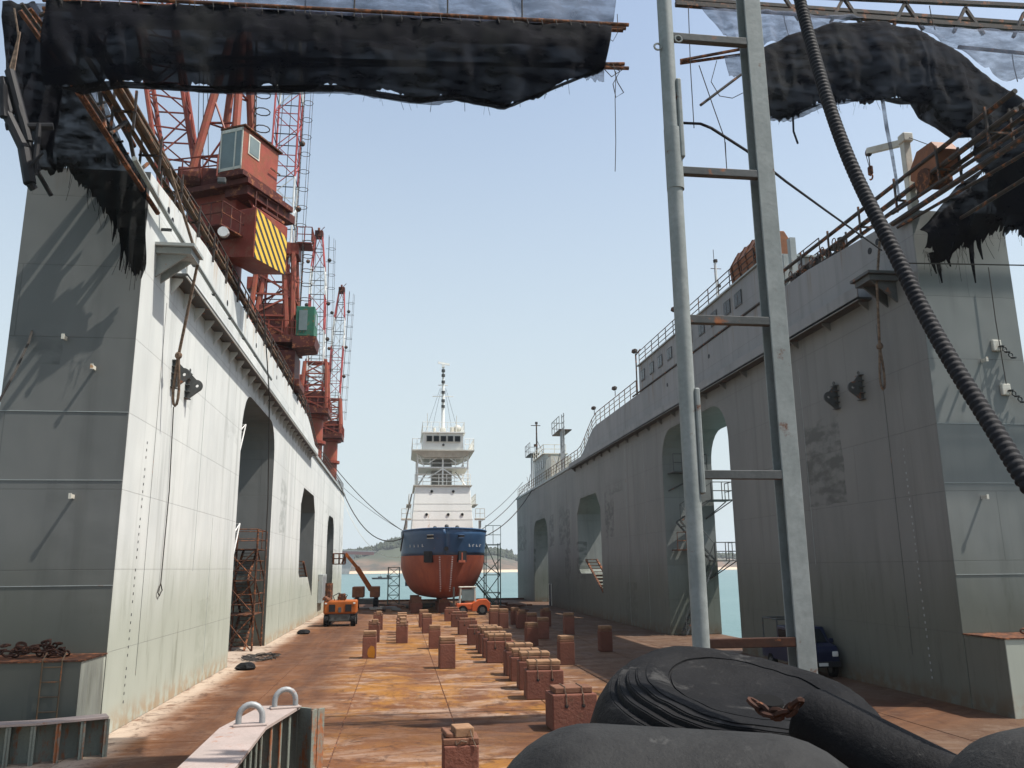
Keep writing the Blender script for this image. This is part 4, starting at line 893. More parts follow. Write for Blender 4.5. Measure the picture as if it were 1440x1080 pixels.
# open truss storey
zc0,zc1=12.2,15.55
b=MB(); b.box(SX-1.05,SX+1.05,86,89,zc0,zc1); obj('trunk',b,M['conc'],t)
for x in (-2.55,0,2.55):
    for y in (f0+.8,90.5):
        b=MB(); b.bar((SX+x,y,zc0),(SX+x,y,zc1),.16); obj('column',b,M['white'],t)
b=MB(); y=f0+.8
b.bar((SX-2.55,y,14.0),(SX+2.55,y,14.0),.14); b.box(SX-2.6,SX+2.6,y,90.5,13.93,14.0)
for s in (-1,1):
    b.bar((SX,y,13.9),(SX+s*1.5,y,12.9),.1); b.bar((SX,y,15.4),(SX+s*1.5,y,14.4),.1); b.bar((SX+s*2.5,y+2,12.3),(SX+s*1.5,y+3,13.9),.12); b.bar((SX+s*2.5,y,15.5),(SX+s*1.9,y,14.1),.1)
obj('truss_brace',b,M['white'],t)
b=MB(); rail(b,[(SX-2.8,y-.2,12.2),(SX+2.8,y-.2,12.2)],1.1,.85,.035,(.33,.66)); rail(b,[(SX-2.6,y-.1,14.0),(SX+2.6,y-.1,14.0)],.9,1.3,.03); obj('truss_rail',b,M['white'],t)
b=MB(); b.hexa([(SX-1.9,f0+.4,15.0),(SX+1.9,f0+.4,15.0),(SX+1.9,90,15.0),(SX-1.9,90,15.0),(SX-3.1,f0+.0,15.6),(SX+3.1,f0+.0,15.6),(SX+3.1,90.6,15.6),(SX-3.1,90.6,15.6)]); b.box(SX-3.15,SX+3.15,f0-.1,90.7,15.6,15.72); obj('bridge_deck',b,M['offwhite'],t)
b=MB(); rail(b,[(SX-3.1,90,15.72),(SX-3.1,f0-.05,15.72),(SX-2.2,f0-.05,15.72)],1.1,.55,.03); rail(b,[(SX+3.1,90,15.72),(SX+3.1,f0-.05,15.72),(SX+2.2,f0-.05,15.72)],1.1,.55,.03); obj('wing_rail',b,M['white'],t)
b=MB(); b.hexa([(SX-2.05,f0+.1,15.72),(SX+2.05,f0+.1,15.72),(SX+2.05,89.5,15.72),(SX-2.05,89.5,15.72),(SX-2.0,f0-.1,17.4),(SX+2.0,f0-.1,17.4),(SX+2.0,89.5,17.4),(SX-2.0,89.5,17.4)]); obj('wheelhouse',b,M['white'],t)
b=MB(); b.box(SX-2.2,SX+2.2,f0-.3,89.8,17.4,17.5); obj('wheelhouse_roof',b,M['white'],t)
for k in range(5):
    x=-1.42+k*.71; b=MB(); b.box(SX+x-.31,SX+x+.31,f0-.12,f0-.02,16.5,17.14); wf=obj('window',b,M['offwhite'],t); b=MB(); b.box(SX+x-.26,SX+x+.26,f0-.14,f0-.1,16.55,17.09); obj('pane',b,M['glass'],wf)
b=MB(); b.cyl((SX,f0+.02,16.2),.12,.2,10,'y'); obj('horn',b,M['dsteel'],t)
b=MB(); rail(b,[(SX-2.1,89,17.5),(SX-2.1,f0-.2,17.5),(SX+2.1,f0-.2,17.5),(SX+2.1,89,17.5)],1.0,.8,.028); obj('roof_rail',b,M['white'],t)
b=MB(); b.sphere((SX+1.5,84.5,18.1),.42,10); b.cyl((SX-.9,84,17.8),.15,.6,8); b.cyl((SX+.9,84,17.8),.2,.7,8); b.bbox((SX,84.2,17.8),(.6,.5,.6),.05); b.tube((SX-1.6,84,17.5),(SX-1.6,84,19.6),.03,5); b.tube((SX+1.4,84,17.5),(SX+1.4,84,19.4),.03,5); obj('roof_gear',b,M['offwhite'],t,smooth=True)
b=MB(); b.path([(SX,84.4,17.5),(SX,84.4,22),(SX,84.4,24.7)],[.2,.15,.09],8); b.tube((SX-.12,84.6,17.5),(SX-.1,84.6,21.6),.05,5); obj('mast',b,M['white'],t)
b=MB(); b.tube((SX-1.1,84.4,21.5),(SX+1.1,84.4,21.5),.05,5); b.tube((SX-.5,84.4,22.7),(SX+.5,84.4,22.7),.06,5); b.cbox((SX+.05,84.3,25.0),(1.25,.16,.2),.15,.12); b.cbox((SX,84.3,24.75),(.3,.3,.35)); obj('radar',b,M['white'],t)
b=MB()
for z in (21.0,21.9,23.0,23.7,24.2,20.4): b.cyl((SX,84.2,z),.2,.26,8)
obj('mast_lamp',b,M['dsteel'],t)
b=MB()
for x in (-1.9,-1.2,1.2,1.9): b.tube((SX+x,86.5,17.5),(SX+x*.15,84.5,22.4),.015,3)
obj('shroud',b,M['line'],t)
# bilge supports and timber under the ship
for k,(x,y) in enumerate(((1.6,79.5),(6.6,80.5),(1.5,84),(6.8,86),(4.15,79.4),(4.15,82),(4.15,85))):
    t=thing('bilge_block','dark shaded timber prop pile under the ship, %s'%['left and nearest','right and nearest','left and second','right and second','on the keel line and nearest','on the keel line and second','on the keel line and third'][k],'keel block',(x,y,0),'prop piles under the ship')
    top=1.22 if abs(x-4.15)<.1 else 1.5
    b=MB(); b.bbox((x,y,.45),(1.1,1.1,.88),.03); obj('base',b,M['concrete'],t); b=MB(); b.bbox((x,y,.9+(top-.9)/2-.02),(.9,.9,top-.9),.02); obj('timber',b,M['timber'],t)

# ------------------------------------------------------------------ keel blocks
ORD=['nearest','second','third','fourth','fifth','sixth','seventh','eighth','ninth','tenth','eleventh','twelfth','thirteenth']
GR='keel blocks set out in rows on the dock floor'
def proto_narrow(var):
    r=thing('keel_block','x','keel block',(0,0,0),GR)
    b=MB(); b.bbox((0,0,.47),(.62,.66,.94),.025); obj('body',b,M['concrete'],r)
    if var==0:
        b=MB(); b.bbox((0,0,1.0),(.60,.62,.11),.02); obj('plank',b,M['timber'],r); b=MB(); b.bbox((.01,0,1.14),(.58,.6,.15),.025,.02); obj('timber',b,M['ptimber'],r)
    else:
        b=MB(); b.bbox((0,0,1.0),(.64,.6,.12),.02); obj('plank',b,M['timber'],r)
        b=MB(); b.bbox((-.2,.05,1.10),(.2,.6,.08),.02,.1,.25); obj('wedge',b,M['timber'],r); b=MB(); b.bbox((.04,-.02,1.15),(.34,.46,.17),.02,.12); obj('timber',b,M['ptimber'],r)
        b=MB(); b.path([(-.1,-.3,1.02),(-.08,-.31,.95),(.0,-.34,1.03),(.1,-.31,1.0)],.012,5); b.path([(.16,-.26,1.2),(.2,-.33,1.05),(.26,-.35,.92)],.012,5); obj('lashing',b,M['rope'],r)
    return r
def proto_wide(var):
    r=thing('keel_block','x','keel block',(0,0,0),GR)
    b=MB(); b.bbox((0,0,.44),(1.16,.86,.88),.03); obj('body',b,M['concrete'],r)
    b=MB(); b.bbox((0,-.02,.96),(.98,.62,.15),.025); obj('plank',b,M['timber'],r)
    if var==0: b=MB(); b.bbox((.0,0,1.10),(1.02,.6,.13),.03); obj('timber',b,M['ptimber'],r)
    for x in (-.22,.22):
        b=MB(); b.cyl((x,-.425,.60),.048,.03,12,'y'); obj('hole',b,M['black'],r)
        zt=1.18 if var==0 else 1.05
        b=MB(); b.path([(x,-.44,.6),(x-.005,-.44,.89),(x-.01,-.36,.9),(x-.02,-.345,1.0),(x-.01,-.33,zt),(x,.28,zt),(x,.33,.95)],.012,5); obj('lashing',b,M['rope'],r)
    return r
rk=random.Random(11)
pn=[proto_narrow(0),proto_narrow(1)]; pwd=[proto_wide(0),proto_wide(1)]; used=set()
def place(protos, var, x, y, label, rz=0, zs=1.0):
    p=protos[var]; key=p.name
    o=p if key not in used else copy_tree(p); used.add(key)
    o.location=(x,y,.018); o.rotation_euler=(0,0,rz); o.scale=(rk.uniform(.95,1.04),rk.uniform(.95,1.05),rk.uniform(.94,1.05)); o['label']=label
rows=[('in the row nearest the sunlit wall',[(-1.31,40.3,0),(-1.35,48.8,1),(-1.38,58.7,1)],'n'),
 ('in the second row from the sunlit wall',[(.2,47.9,1),(.2,49.8,1),(.2,51.8,1),(.2,53.9,0),(.2,55.7,0)],'n'),
 ('in the third row from the sunlit wall',[(1.14,15.95,1),(1.99,35.6,0),(1.84,44.2,0),(1.78,54.7,0),(1.72,60.2,0)],'n'),
 ('in the keel row leading to the bow',[(4.40,21.95,1),(4.55,27.0,0),(4.6,29.1,0),(4.6,31.2,0),(4.62,32.9,0),(4.38,37.3,0),(4.4,39.3,0),(4.42,41.2,0),(4.44,43.0,0),(4.26,46.0,1),(4.22,53.0,1),(4.2,59.7,1),(4.1,66.6,1)],'w'),
 ('in the first row right of the keel row',[(7.01,35.8,0),(6.92,44.6,0),(7.03,57.7,0),(6.71,60.7,0),(7.1,63.5,0)],'n'),
 ('in the second row right of the keel row',[(8.23,48.7,0),(8.4,54.0,0),(8.2,57.3,1),(8.3,61,0)],'n'),
 ('in the row nearest the shaded wall',[(9.94,40.8,0),(10.3,51.5,0),(10.1,58.5,1)],'n')]
rk=random.Random(11)
for nm,L,k in rows:
    for i,(x,y,v) in enumerate(L):
        kind='wide' if k=='w' else 'narrow'
        place(pwd if k=='w' else pn, v, x, y, '%s keel block, %s %s'%(kind,ORD[i]+(' to camera' if i==0 else ' from camera'),nm), rk.uniform(-.05,.05))

# ochre paint dab on the nearest block of the first row
q=[o for o in bpy.data.objects if o.get('label','').startswith('narrow keel block, nearest to camera in the row nearest the sunlit')]
if q:
    b=MB(); b.prism([(-.02,.06),(.24,.03),(.27,.3),(.22,.52),(.08,.58),(-.06,.4),(-.08,.2)],'y',-.3335,-.3295); o=obj('paint_dab',b,M['ochre'],q[0])
# ------------------------------------------------------------------ machines on the dock floor
def wheel(x,y,z,r,wd,parent,axis='x'):
    b=MB(); b.cyl((x,y,z),r,wd,18,axis); w_=obj('wheel',b,M['rubber'],parent,smooth=True); b=MB(); b.cyl((x,y,z),r*.55,wd+.03,14,axis); obj('rim',b,M['dsteel'],w_)
t=thing('boom_lift','orange aerial boom lift seen from behind beside the sunlit wall','boom lift',(-4.2,63.8,0))
for x in (-5.15,-3.25):
    for y in (62.7,65.0): wheel(x,y,.42,.42,.34,t)
b=MB(); b.bbox((-4.2,63.8,.62),(1.5,2.7,.5),.05); b.box(-5.1,-3.3,62.62,62.8,.35,.5); obj('chassis',b,M['dsteel'],t)
b=MB(); b.bbox((-4.2,63.5,1.35),(2.35,2.2,.95),.12); bd=obj('counterweight_body',b,M['orange'],t)
for x in (-4.75,-3.6): b=MB(); b.box(x-.22,x+.22,62.36,62.42,1.05,1.55); obj('grille',b,M['black'],bd)
b=MB()
for x in (-5.2,-3.2): b.bbox((x,62.4,1.62),(.16,.08,.1),.02)
obj('tail_lamp',b,M['lamp'],bd)
b=MB(); b.path([(-4.6,62.6,1.8),(-4.7,62.4,2.15),(-4.3,62.5,2.35),(-4.1,62.9,2.2)],.035,5); b.path([(-3.9,62.6,1.8),(-3.7,62.45,2.2),(-3.95,62.7,2.3)],.03,5); obj('hydraulic_hose',b,M['black'],bd)
b=MB(); b.box(-4.3,-4.1,62.36,62.41,1.0,1.35); obj('panel',b,M['dsteel'],bd)
b=MB(); b.bar((-4.2,62.7,1.9),(-4.3,68,1.75),.42); b.bar((-4.3,68,1.75),(-4.3,69.6,1.2),.3); obj('boom',b,M['orange'],t)
b=MB(); b.bbox((-4.1,62.8,2.0),(.5,.5,.6),.06); b.bbox((-5.2,63.2,1.9),(.5,1.6,.25),.05,0,.5); obj('knuckle',b,M['rust'],t)
b=MB(); b.tube((-5.3,66,.5),(-5.3,66,3.0),.3,8); obj('exhaust_column',b,M['rust'],t)
t=thing('boom_lift','farther orange boom lift with its arm raised towards the left','boom lift',(-3.4,90.0,0))
for x in (-4.4,-2.4):
    for y in (88.6,91.4): wheel(x,y,.55,.55,.45,t)
b=MB(); b.bbox((-3.4,90,.75),(1.7,3.2,.5),.05); obj('chassis',b,M['dsteel'],t); b=MB(); b.bbox((-4.2,90,1.7),(1.2,2.6,1.1),.1); b.bbox((-2.5,90,1.7),(1.0,2.6,1.1),.1); obj('counterweight_body',b,M['brown'],t)
b=MB(); b.path([(-2.9,89.3,1.9),(-4.4,89.0,4.2)],.32,4); obj('boom',b,M['orange'],t); b=MB(); b.path([(-4.4,89.0,4.2),(-5.6,88.8,5.6)],.22,4); obj('boom_extension',b,M['orange'],t)
b=MB(); b.bbox((-6.2,88.7,4.55),(1.2,1.6,.1),.02); rail(b,[(-6.8,87.9,4.6),(-5.6,87.9,4.6),(-5.6,89.5,4.6),(-6.8,89.5,4.6),(-6.8,87.9,4.6)],1.0,.6,.05); b.bar((-5.6,88.8,5.6),(-5.9,88.8,4.6),.2); obj('basket',b,M['rust'],t)
# forklift
t=thing('forklift','orange forklift with a white cab in front of the ship','forklift',(6.6,74.6,0))
for x,r in ((5.5,.42),(7.2,.45)):
    for y in (74.1,75.3): wheel(x,y,r,r,.3,t,'y')
b=MB(); b.prism([(6.3,.35),(7.85,.35),(7.9,1.0),(7.6,1.35),(6.9,1.3),(6.3,1.0)],'y',74.0,75.4); b.bbox((5.7,74.7,.75),(1.5,1.3,.55),.08); obj('body',b,M['ored'],t,bev=.05)
b=MB()
for x,y in ((5.25,74.15),(5.25,75.25),(6.65,74.15),(6.65,75.25)): b.bar((x,y,1.0),(x+(.1 if x<6 else -.1),y,2.35),.1)
b.bbox((5.95,74.7,2.38),(1.5,1.25,.09),.03); cb=obj('cab_frame',b,M['offwhite'],t)
b=MB(); b.box(5.4,6.5,74.12,74.16,1.25,2.2); obj('cab_pane',b,M['cabglass'],cb)
b=MB()
for y in (74.35,75.05): b.bar((4.75,y,.2),(4.75,y,2.4),.12)
b.box(4.68,4.82,74.35,75.05,2.2,2.3); b.box(4.68,4.8,74.3,75.1,.5,.6); obj('mast',b,M['dsteel'],t)
b=MB()
for y in (74.45,74.95): b.box(3.6,4.7,y-.06,y+.06,.12,.18)
obj('fork',b,M['dsteel'],t)
# scaffolds by the ship
t=thing('scaffold_tower','small thin green scaffold tower left of the ship','scaffold',(-.65,99.3,0)); b=MB(); A=[(-1.3,98.8,0),(0,98.8,0),(0,100,0),(-1.3,100,0)]; lattice(b,A,[(p[0],p[1],4.2) for p in A],4,.06,.04); obj('frame',b,M['teal'],t)
for z in (2.1,4.15): b=MB(); b.box(-1.3,0,98.8,100,z-.04,z); obj('platform',b,M['teal'],t)
t=thing('access_tower','dark steel access stair tower against the right side of the ship','scaffold',(9.2,82.5,0))
for x in (8.35,9.75):
    for y in (82,84): b=MB(); b.bar((x,y,0),(x,y,6.4),.1); obj('post',b,M['teal'],t)
for z_ in (6.2,3.3,1.6): b=MB(); b.box(8.3,9.8,82,84,z_,z_+.07); obj('platform',b,M['teal'],t)
b=MB()
for (x0,z0,x1,z1) in ((9.7,0,7.2,3.2),(9.7,3.3,7.4,5.0),(7.0,2.0,9.7,4.8),(8.4,6.2,7.2,3.6),(9.7,3.3,8.4,6.2),(8.4,0,9.7,1.6),(8.4,1.6,9.7,3.3)): b.bar((x0,82.1,z0),(x1,82.1,z1),.08)
obj('brace',b,M['teal'],t)
b=MB(); n=12
for k in range(n): p=lerp((9.5,82.6,.1),(6.8,82.6,3.3),k/n); b.cbox(p,(.25,.8,.04))
b.bar((9.5,82.2,.1),(6.8,82.2,3.3),.1); b.bar((9.5,83,.1),(6.8,83,3.3),.1); b.tube((9.5,82.2,1.1),(6.8,82.2,4.3),.035,5); obj('stair_flight',b,M['teal'],t)
b=MB(); rail(b,[(8.3,82,6.28),(9.8,82,6.28)],1.8,.7,.03); obj('guard_rail',b,M['teal'],t)
# debris heaps at the far end of the deck
rr=random.Random(21)
for k,(x,y,n,sx,lab,mt) in enumerate(((0.8,88,16,2.6,'dark heap of sheeting and timber left of the bow','dsteel'),(9.8,78,14,2.2,'low heap of dark timbers right of the forklift','rust'),(11.5,88,12,2.0,'low rusty scrap heap near the far end of the shaded wall','rust'),(-1.5,84,10,1.4,'flat pile of pale boards behind the nearest lift','galv'))):
    t=thing('scrap_heap',lab,'scrap',(x,y,0))
    for j in range(n):
        b=MB(); b.cbox((x+rr.uniform(-sx,sx),y+rr.uniform(-1.2,1.2),.08+rr.random()*.35),(rr.uniform(.5,1.8),rr.uniform(.15,.6),rr.uniform(.06,.25)),rr.uniform(-.6,.6),rr.uniform(-.15,.25)); obj('board',b,M[rr.choice([mt,mt,'timber'])],t)
# blue truck in the shade
t=thing('pickup_truck','dark blue pickup truck in the shade behind the square post','pickup',(14.6,31,0))
TX,TY=14.6,30.9
b=MB(); b.prism([(TY-1.5,.45),(TY-1.55,.95),(TY-1.35,1.12),(TY-.75,1.18),(TY-.25,1.72),(TY+1.0,1.75),(TY+1.1,1.15),(TY+2.9,1.12),(TY+2.9,.5)],'x',TX-.8,TX+.8); obj('body',b,M['blue'],t,bev=.06)
b=MB(); b.hexa([(TX-.66,TY-.78,1.2),(TX+.66,TY-.78,1.2),(TX+.66,TY-.7,1.2),(TX-.66,TY-.7,1.2),(TX-.6,TY-.32,1.66),(TX+.6,TY-.32,1.66),(TX+.6,TY-.24,1.66),(TX-.6,TY-.24,1.66)]); obj('windscreen',b,M['glass'],t)
b=MB(); b.box(TX-.815,TX-.79,TY-.1,TY+.85,1.2,1.62); obj('side_window',b,M['glass'],t)
for s in (-1,1):
    b=MB(); b.bbox((TX+s*.6,TY-1.53,.85),(.26,.1,.18),.03); obj('headlight',b,M['lamp'],t)
    b=MB(); b.bbox((TX+s*.95,TY-.55,1.25),(.18,.1,.16),.03); obj('mirror',b,M['blue'],t)
    for y in (TY-.95,TY+1.9): wheel(TX+s*.72,y,.33,.33,.2,t)
b=MB(); b.bbox((TX,TY-1.58,.5),(1.6,.12,.2),.04); obj('bumper',b,M['black'],t); b=MB(); b.box(TX-.2,TX+.2,TY-1.655,TY-1.64,.45,.56); obj('number_plate',b,M['lamp'],t)
b=MB()
for x in (-.7,.7): b.tube((TX+x,TY+1.2,1.1),(TX+x,TY+1.2,1.95),.035,5); b.tube((TX+x,TY+2.8,1.1),(TX+x,TY+2.8,1.95),.035,5); b.tube((TX+x,TY+1.2,1.95),(TX+x,TY+2.8,1.95),.035,5)
b.tube((TX-.7,TY+1.2,1.95),(TX+.7,TY+1.2,1.95),.035,5); b.tube((TX-.7,TY+2.8,1.95),(TX+.7,TY+2.8,1.95),.035,5); obj('bed_rack',b,M['dsteel'],t)
t.location=(15.08,30.6,0); t.scale=(.86,.8,1)

# ------------------------------------------------------------------ far shore things
t=thing('road_bridge','red girder bridge end across the water at left','bridge',(-90,1190,0))
b=MB(); b.hexa([(-240,1186,28.5),(-36,1186,23.5),(-36,1198,23.5),(-240,1198,28.5),(-240,1186,33.5),(-36,1186,27.5),(-36,1198,27.5),(-240,1198,33.5)]); obj('girder',b,M['bridge'],t)
b=MB(); b.hexa([(-240,1184,33.5),(-34,1184,27.6),(-34,1200,27.6),(-240,1200,33.5),(-240,1184,34.6),(-34,1184,28.7),(-34,1200,28.7),(-240,1200,34.6)]); obj('road_deck',b,M['conc'],t)
b=MB(); b.hexa([(-88,1188,-3),(-70,1188,-3),(-70,1196,-3),(-88,1196,-3),(-96,1188,26),(-62,1188,24.8),(-62,1196,24.8),(-96,1196,26)]); obj('pier',b,M['conc'],t)
t=thing('work_barge','low dark barge moored on the water left of the ship','barge',(-9.5,540,-2.2))
b=MB(); b.prism([(-17.5,-1.2),(-16.5,-2.4),(-5.5,-2.4),(-4.2,-1.2)],'y',537,543); obj('hull',b,M['black'],t); b=MB(); b.box(-8,-6.8,538,541,-1.2,.3); b.box(-13.5,-11,538,541,-1.2,-.5); obj('cabin',b,M['dsteel'],t); b=MB(); b.tube((-6.0,540,-1.2),(-6,540,2),.12,5); b.tube((-12,540,-1.2),(-12,540,1),.1,5); obj('mast',b,M['dsteel'],t)

# ------------------------------------------------------------------ ropes and lines
def rope(name,label,pts,r,mt,cat='rope',smooth=True,n=6):
    b=MB(); b.path(pts,r,n); o=obj(name,b,M[mt],smooth=smooth); tag(o,label,cat); return o
rope('mooring_line','slack dark mooring line from the bow to the sunlit wall',sag((SX-3.7,79,6.9),(-7.1,96,13.9),2.6),.05,'line','mooring line')
rope('mooring_line','taut upper mooring line from the ship to the sunlit wall',sag((SX-3.6,79.3,7.3),(-7.0,76,14.3),.7),.035,'line','mooring line')
rope('mooring_line','thin faint line from the ship up to the sunlit wall corner',sag((SX-3.7,80,7.4),(-7.0,104,13.8),.3),.025,'line','mooring line')
rope('mooring_line','lower mooring line from the bow to the shaded wall',sag((SX+3.7,79,6.9),(15.9,100,13.3),.8),.05,'line','mooring line')
rope('mooring_line','middle mooring line from the ship to the shaded wall',sag((SX+3.6,82,7.6),(15.9,104,14.3),.5),.04,'line','mooring line')
rope('mooring_line','upper thin mooring line from the ship deckhouse to the shaded wall',sag((SX+3.6,83,8.4),(15.9,108,15.0),.3),.03,'line','mooring line')
rope('bow_chain','heavy dark anchor line hanging down the left side of the bow',[(SX-3.1,82.4,11.2),(SX-3.5,80.4,9.2),(SX-3.85,79.2,7.4),(SX-4.1,78.8,5.6)],.07,'line','rope')
rope('shore_line','thin line drooping from the sunlit wall end towards the ship',sag((-7.1,98,12.9),(SX-1.5,76.3,6.8),4.2),.022,'offwhite','rope')
# looped ropes on the walls
def loop_rope(name,label,top,mid,knot,bot,xd,wd):
    t=thing(name,label,'rope',knot)
    top,mid,knot,bot=map(Vector,(top,mid,knot,bot)); b=MB(); b.path([top,mid,knot],.045,6); obj('line',b,M['rope'],t,smooth=True)
    b=MB(); P=[]; 
    for i in range(17):
        q=i/16*2*pi; f=(1-cos(q))/2; c=lerp(knot,bot,f); P.append(c+Vector((wd*sin(q)*(f*.9+.1),0,0)))
    b.path(P,.042,6); obj('eye',b,M['rope'],t,smooth=True)
    b=MB(); b.sphere(tuple(knot),.11,8); b.tube(knot+Vector((0,-.12,.06)),knot+Vector((0,.14,-.04)),.035,5); obj('knot',b,M['rope'],t)
loop_rope('looped_rope','brown rope with a knotted eye hanging beside the sunlit wall lugs',(-6.9,23.3,15.5),(-6.25,24.72,13.2),(-6.750, 25.273, 10.366),(-6.800, 25.513, 8.857),0,.12)
loop_rope('looped_rope','brown rope with a knotted eye hanging beside the shaded wall lugs',(15.850, 24.251, 14.607),(15.300, 23.826, 12.922),(15.600, 24.519, 11.022),(15.600, 24.589, 9.569),0,.12)
rope('wire_sling','thin dark wire sling with a small loop on the sunlit wall',[(-7.150, 26.672, 9.054),(-7.150, 26.946, 6.449),(-7.150, 26.819, 3.655),(-7.150, 26.593, 3.390),(-7.150, 26.776, 3.281),(-7.150, 27.036, 3.441),(-7.150, 26.819, 3.655)],.018,'line','wire',n=5)
rope('wire_sling','long thin dark cable hanging in front of the tall sunlit wall opening',[(-6.500, 37.607, 16.278),(-6.500, 40.961, 12.258),(-6.500, 42.174, 7.492),(-6.500, 42.315, 1.408)],.03,'line','cable',n=5)
rope('wire_sling','thin wire hanging down the shaded wall end face',[(18.321, 22.500, 13.136),(18.306, 22.500, 11.396),(18.355, 22.500, 9.349)],.015,'line','wire',n=5)
rope('cross_wire','thin horizontal wire crossing the shaded wall end',[(14.981, 21.800, 12.879),(16.575, 21.800, 12.920),(18.970, 21.800, 12.969),(20.437, 21.800, 13.004)],.022,'line','wire',n=5)
rope('end_rope','dark rope leaving the left edge of the sunlit wall end face',[(-9.812, 22.600, 10.286),(-9.821, 22.500, 9.925),(-9.629, 21.500, 8.864),(-9.542, 20.500, 7.686)],.03,'line','rope',n=5)
rope('hanging_cable','dark cable from the frame rungs slanting down to the shaded wall',[(3.725, 10.400, 10.251),(4.206, 10.400, 10.260),(4.406, 10.500, 10.262),(5.256, 11.200, 10.324),(6.538, 12.500, 10.517),(8.367, 14.500, 10.981),(13.434, 20.500, 12.709)],.022,'hose','cable')

# fittings and chains
def chain(name,label,pts,R,r,mt='rust'):
    t=thing(name,label,'chain',pts[0]); 
    for i,p in enumerate(pts):
        p=Vector(p); d=(Vector(pts[min(i+1,len(pts)-1)])-Vector(pts[max(i-1,0)])).normalized()
        Mx=d.to_track_quat('X','Z').to_matrix().to_4x4() @ Matrix.Rotation((i%2)*pi/2+.3*sin(i),4,'X')
        b=MB(); b.path([p+Mx.to_3x3()@Vector((R*1.5*cos(2*pi*k/10),R*.85*sin(2*pi*k/10),0)) for k in range(10)],r,5,closed=True); obj('link',b,M[mt],t,smooth=True)
    return t
rr=random.Random(9)
P=[]
for k in range(44): P.append((-9.6+1.3*abs(sin(k*.37))+rr.uniform(-.2,.2)+.25,21.9+rr.uniform(-.3,.3),2.1+rr.random()*.16+.12*(k>30)))
chain('chain_pile','heap of rusty chain on the ledge below the left wall end',P,.07,.026,'rust2')
P=[(17.2+1.2*rr.random(),21.7+rr.uniform(-.3,.3),2.1+rr.random()*.14) for k in range(22)]
chain('chain_pile','heap of rusty chain on the ledge below the right wall end',P,.075,.028)
t=thing('rusty_bracket','tall rusty plate bracket on the right ledge','bracket',(18.0,21.9,2.03)); b=MB(); b.prism([(17.75,2.04),(18.3,2.04),(18.3,3.1),(18.05,3.2),(17.9,2.9)],'y',21.8,21.95); b.bbox((18.05,21.9,2.2),(.6,.5,.3),.03); obj('plate',b,M['rust'],t)
t=thing('orange_buoy','small orange float on the left ledge','buoy',(-9.95,21.5,2.2)); b=MB(); b.sphere((-9.95,21.5,2.2),.17,10,1.1); obj('float',b,M['orange'],t,smooth=True); b=MB(); b.ring((-9.95,21.5,2.4),.05,.015,Matrix.Rotation(pi/2,4,'X')); obj('eye',b,M['rust'],t)
t=thing('box_ladder','thin rusty ladder on the front of the left pedestal box','ladder',(-8.1,20.95,0)); b=MB()
for x in (-8.0,-7.58): b.path([(x,20.9,0),(x-.0,20.9,2.05),(x,21.1,2.2)],.018,5)
obj('rail',b,M['pipe'],t)
for k in range(6): b=MB(); b.tube((-8.0,20.9,.3+k*.32),(-7.58,20.9,.3+k*.32),.013,5); obj('rung',b,M['pipe'],t)
for k,(px,z) in enumerate(((18.3,10.6),(18.4,9.2))):
    t=thing('bollard_fitting',['upper','lower'][k]+' shackle fitting with short chain on the shaded wall end face','shackle',(px,22.6,z)); b=MB(); b.bbox((px,22.62,z),(.3,.12,.36),.03); obj('base_plate',b,M['offwhite'],t)
    for j in range(5): b=MB(); b.ring((px+.08+j*.09,22.5,z-.05-j*.09),.07,.022,Matrix.Rotation(pi/2*(j%2),4,'X'),8,5); obj('link',b,M['dsteel'],t)

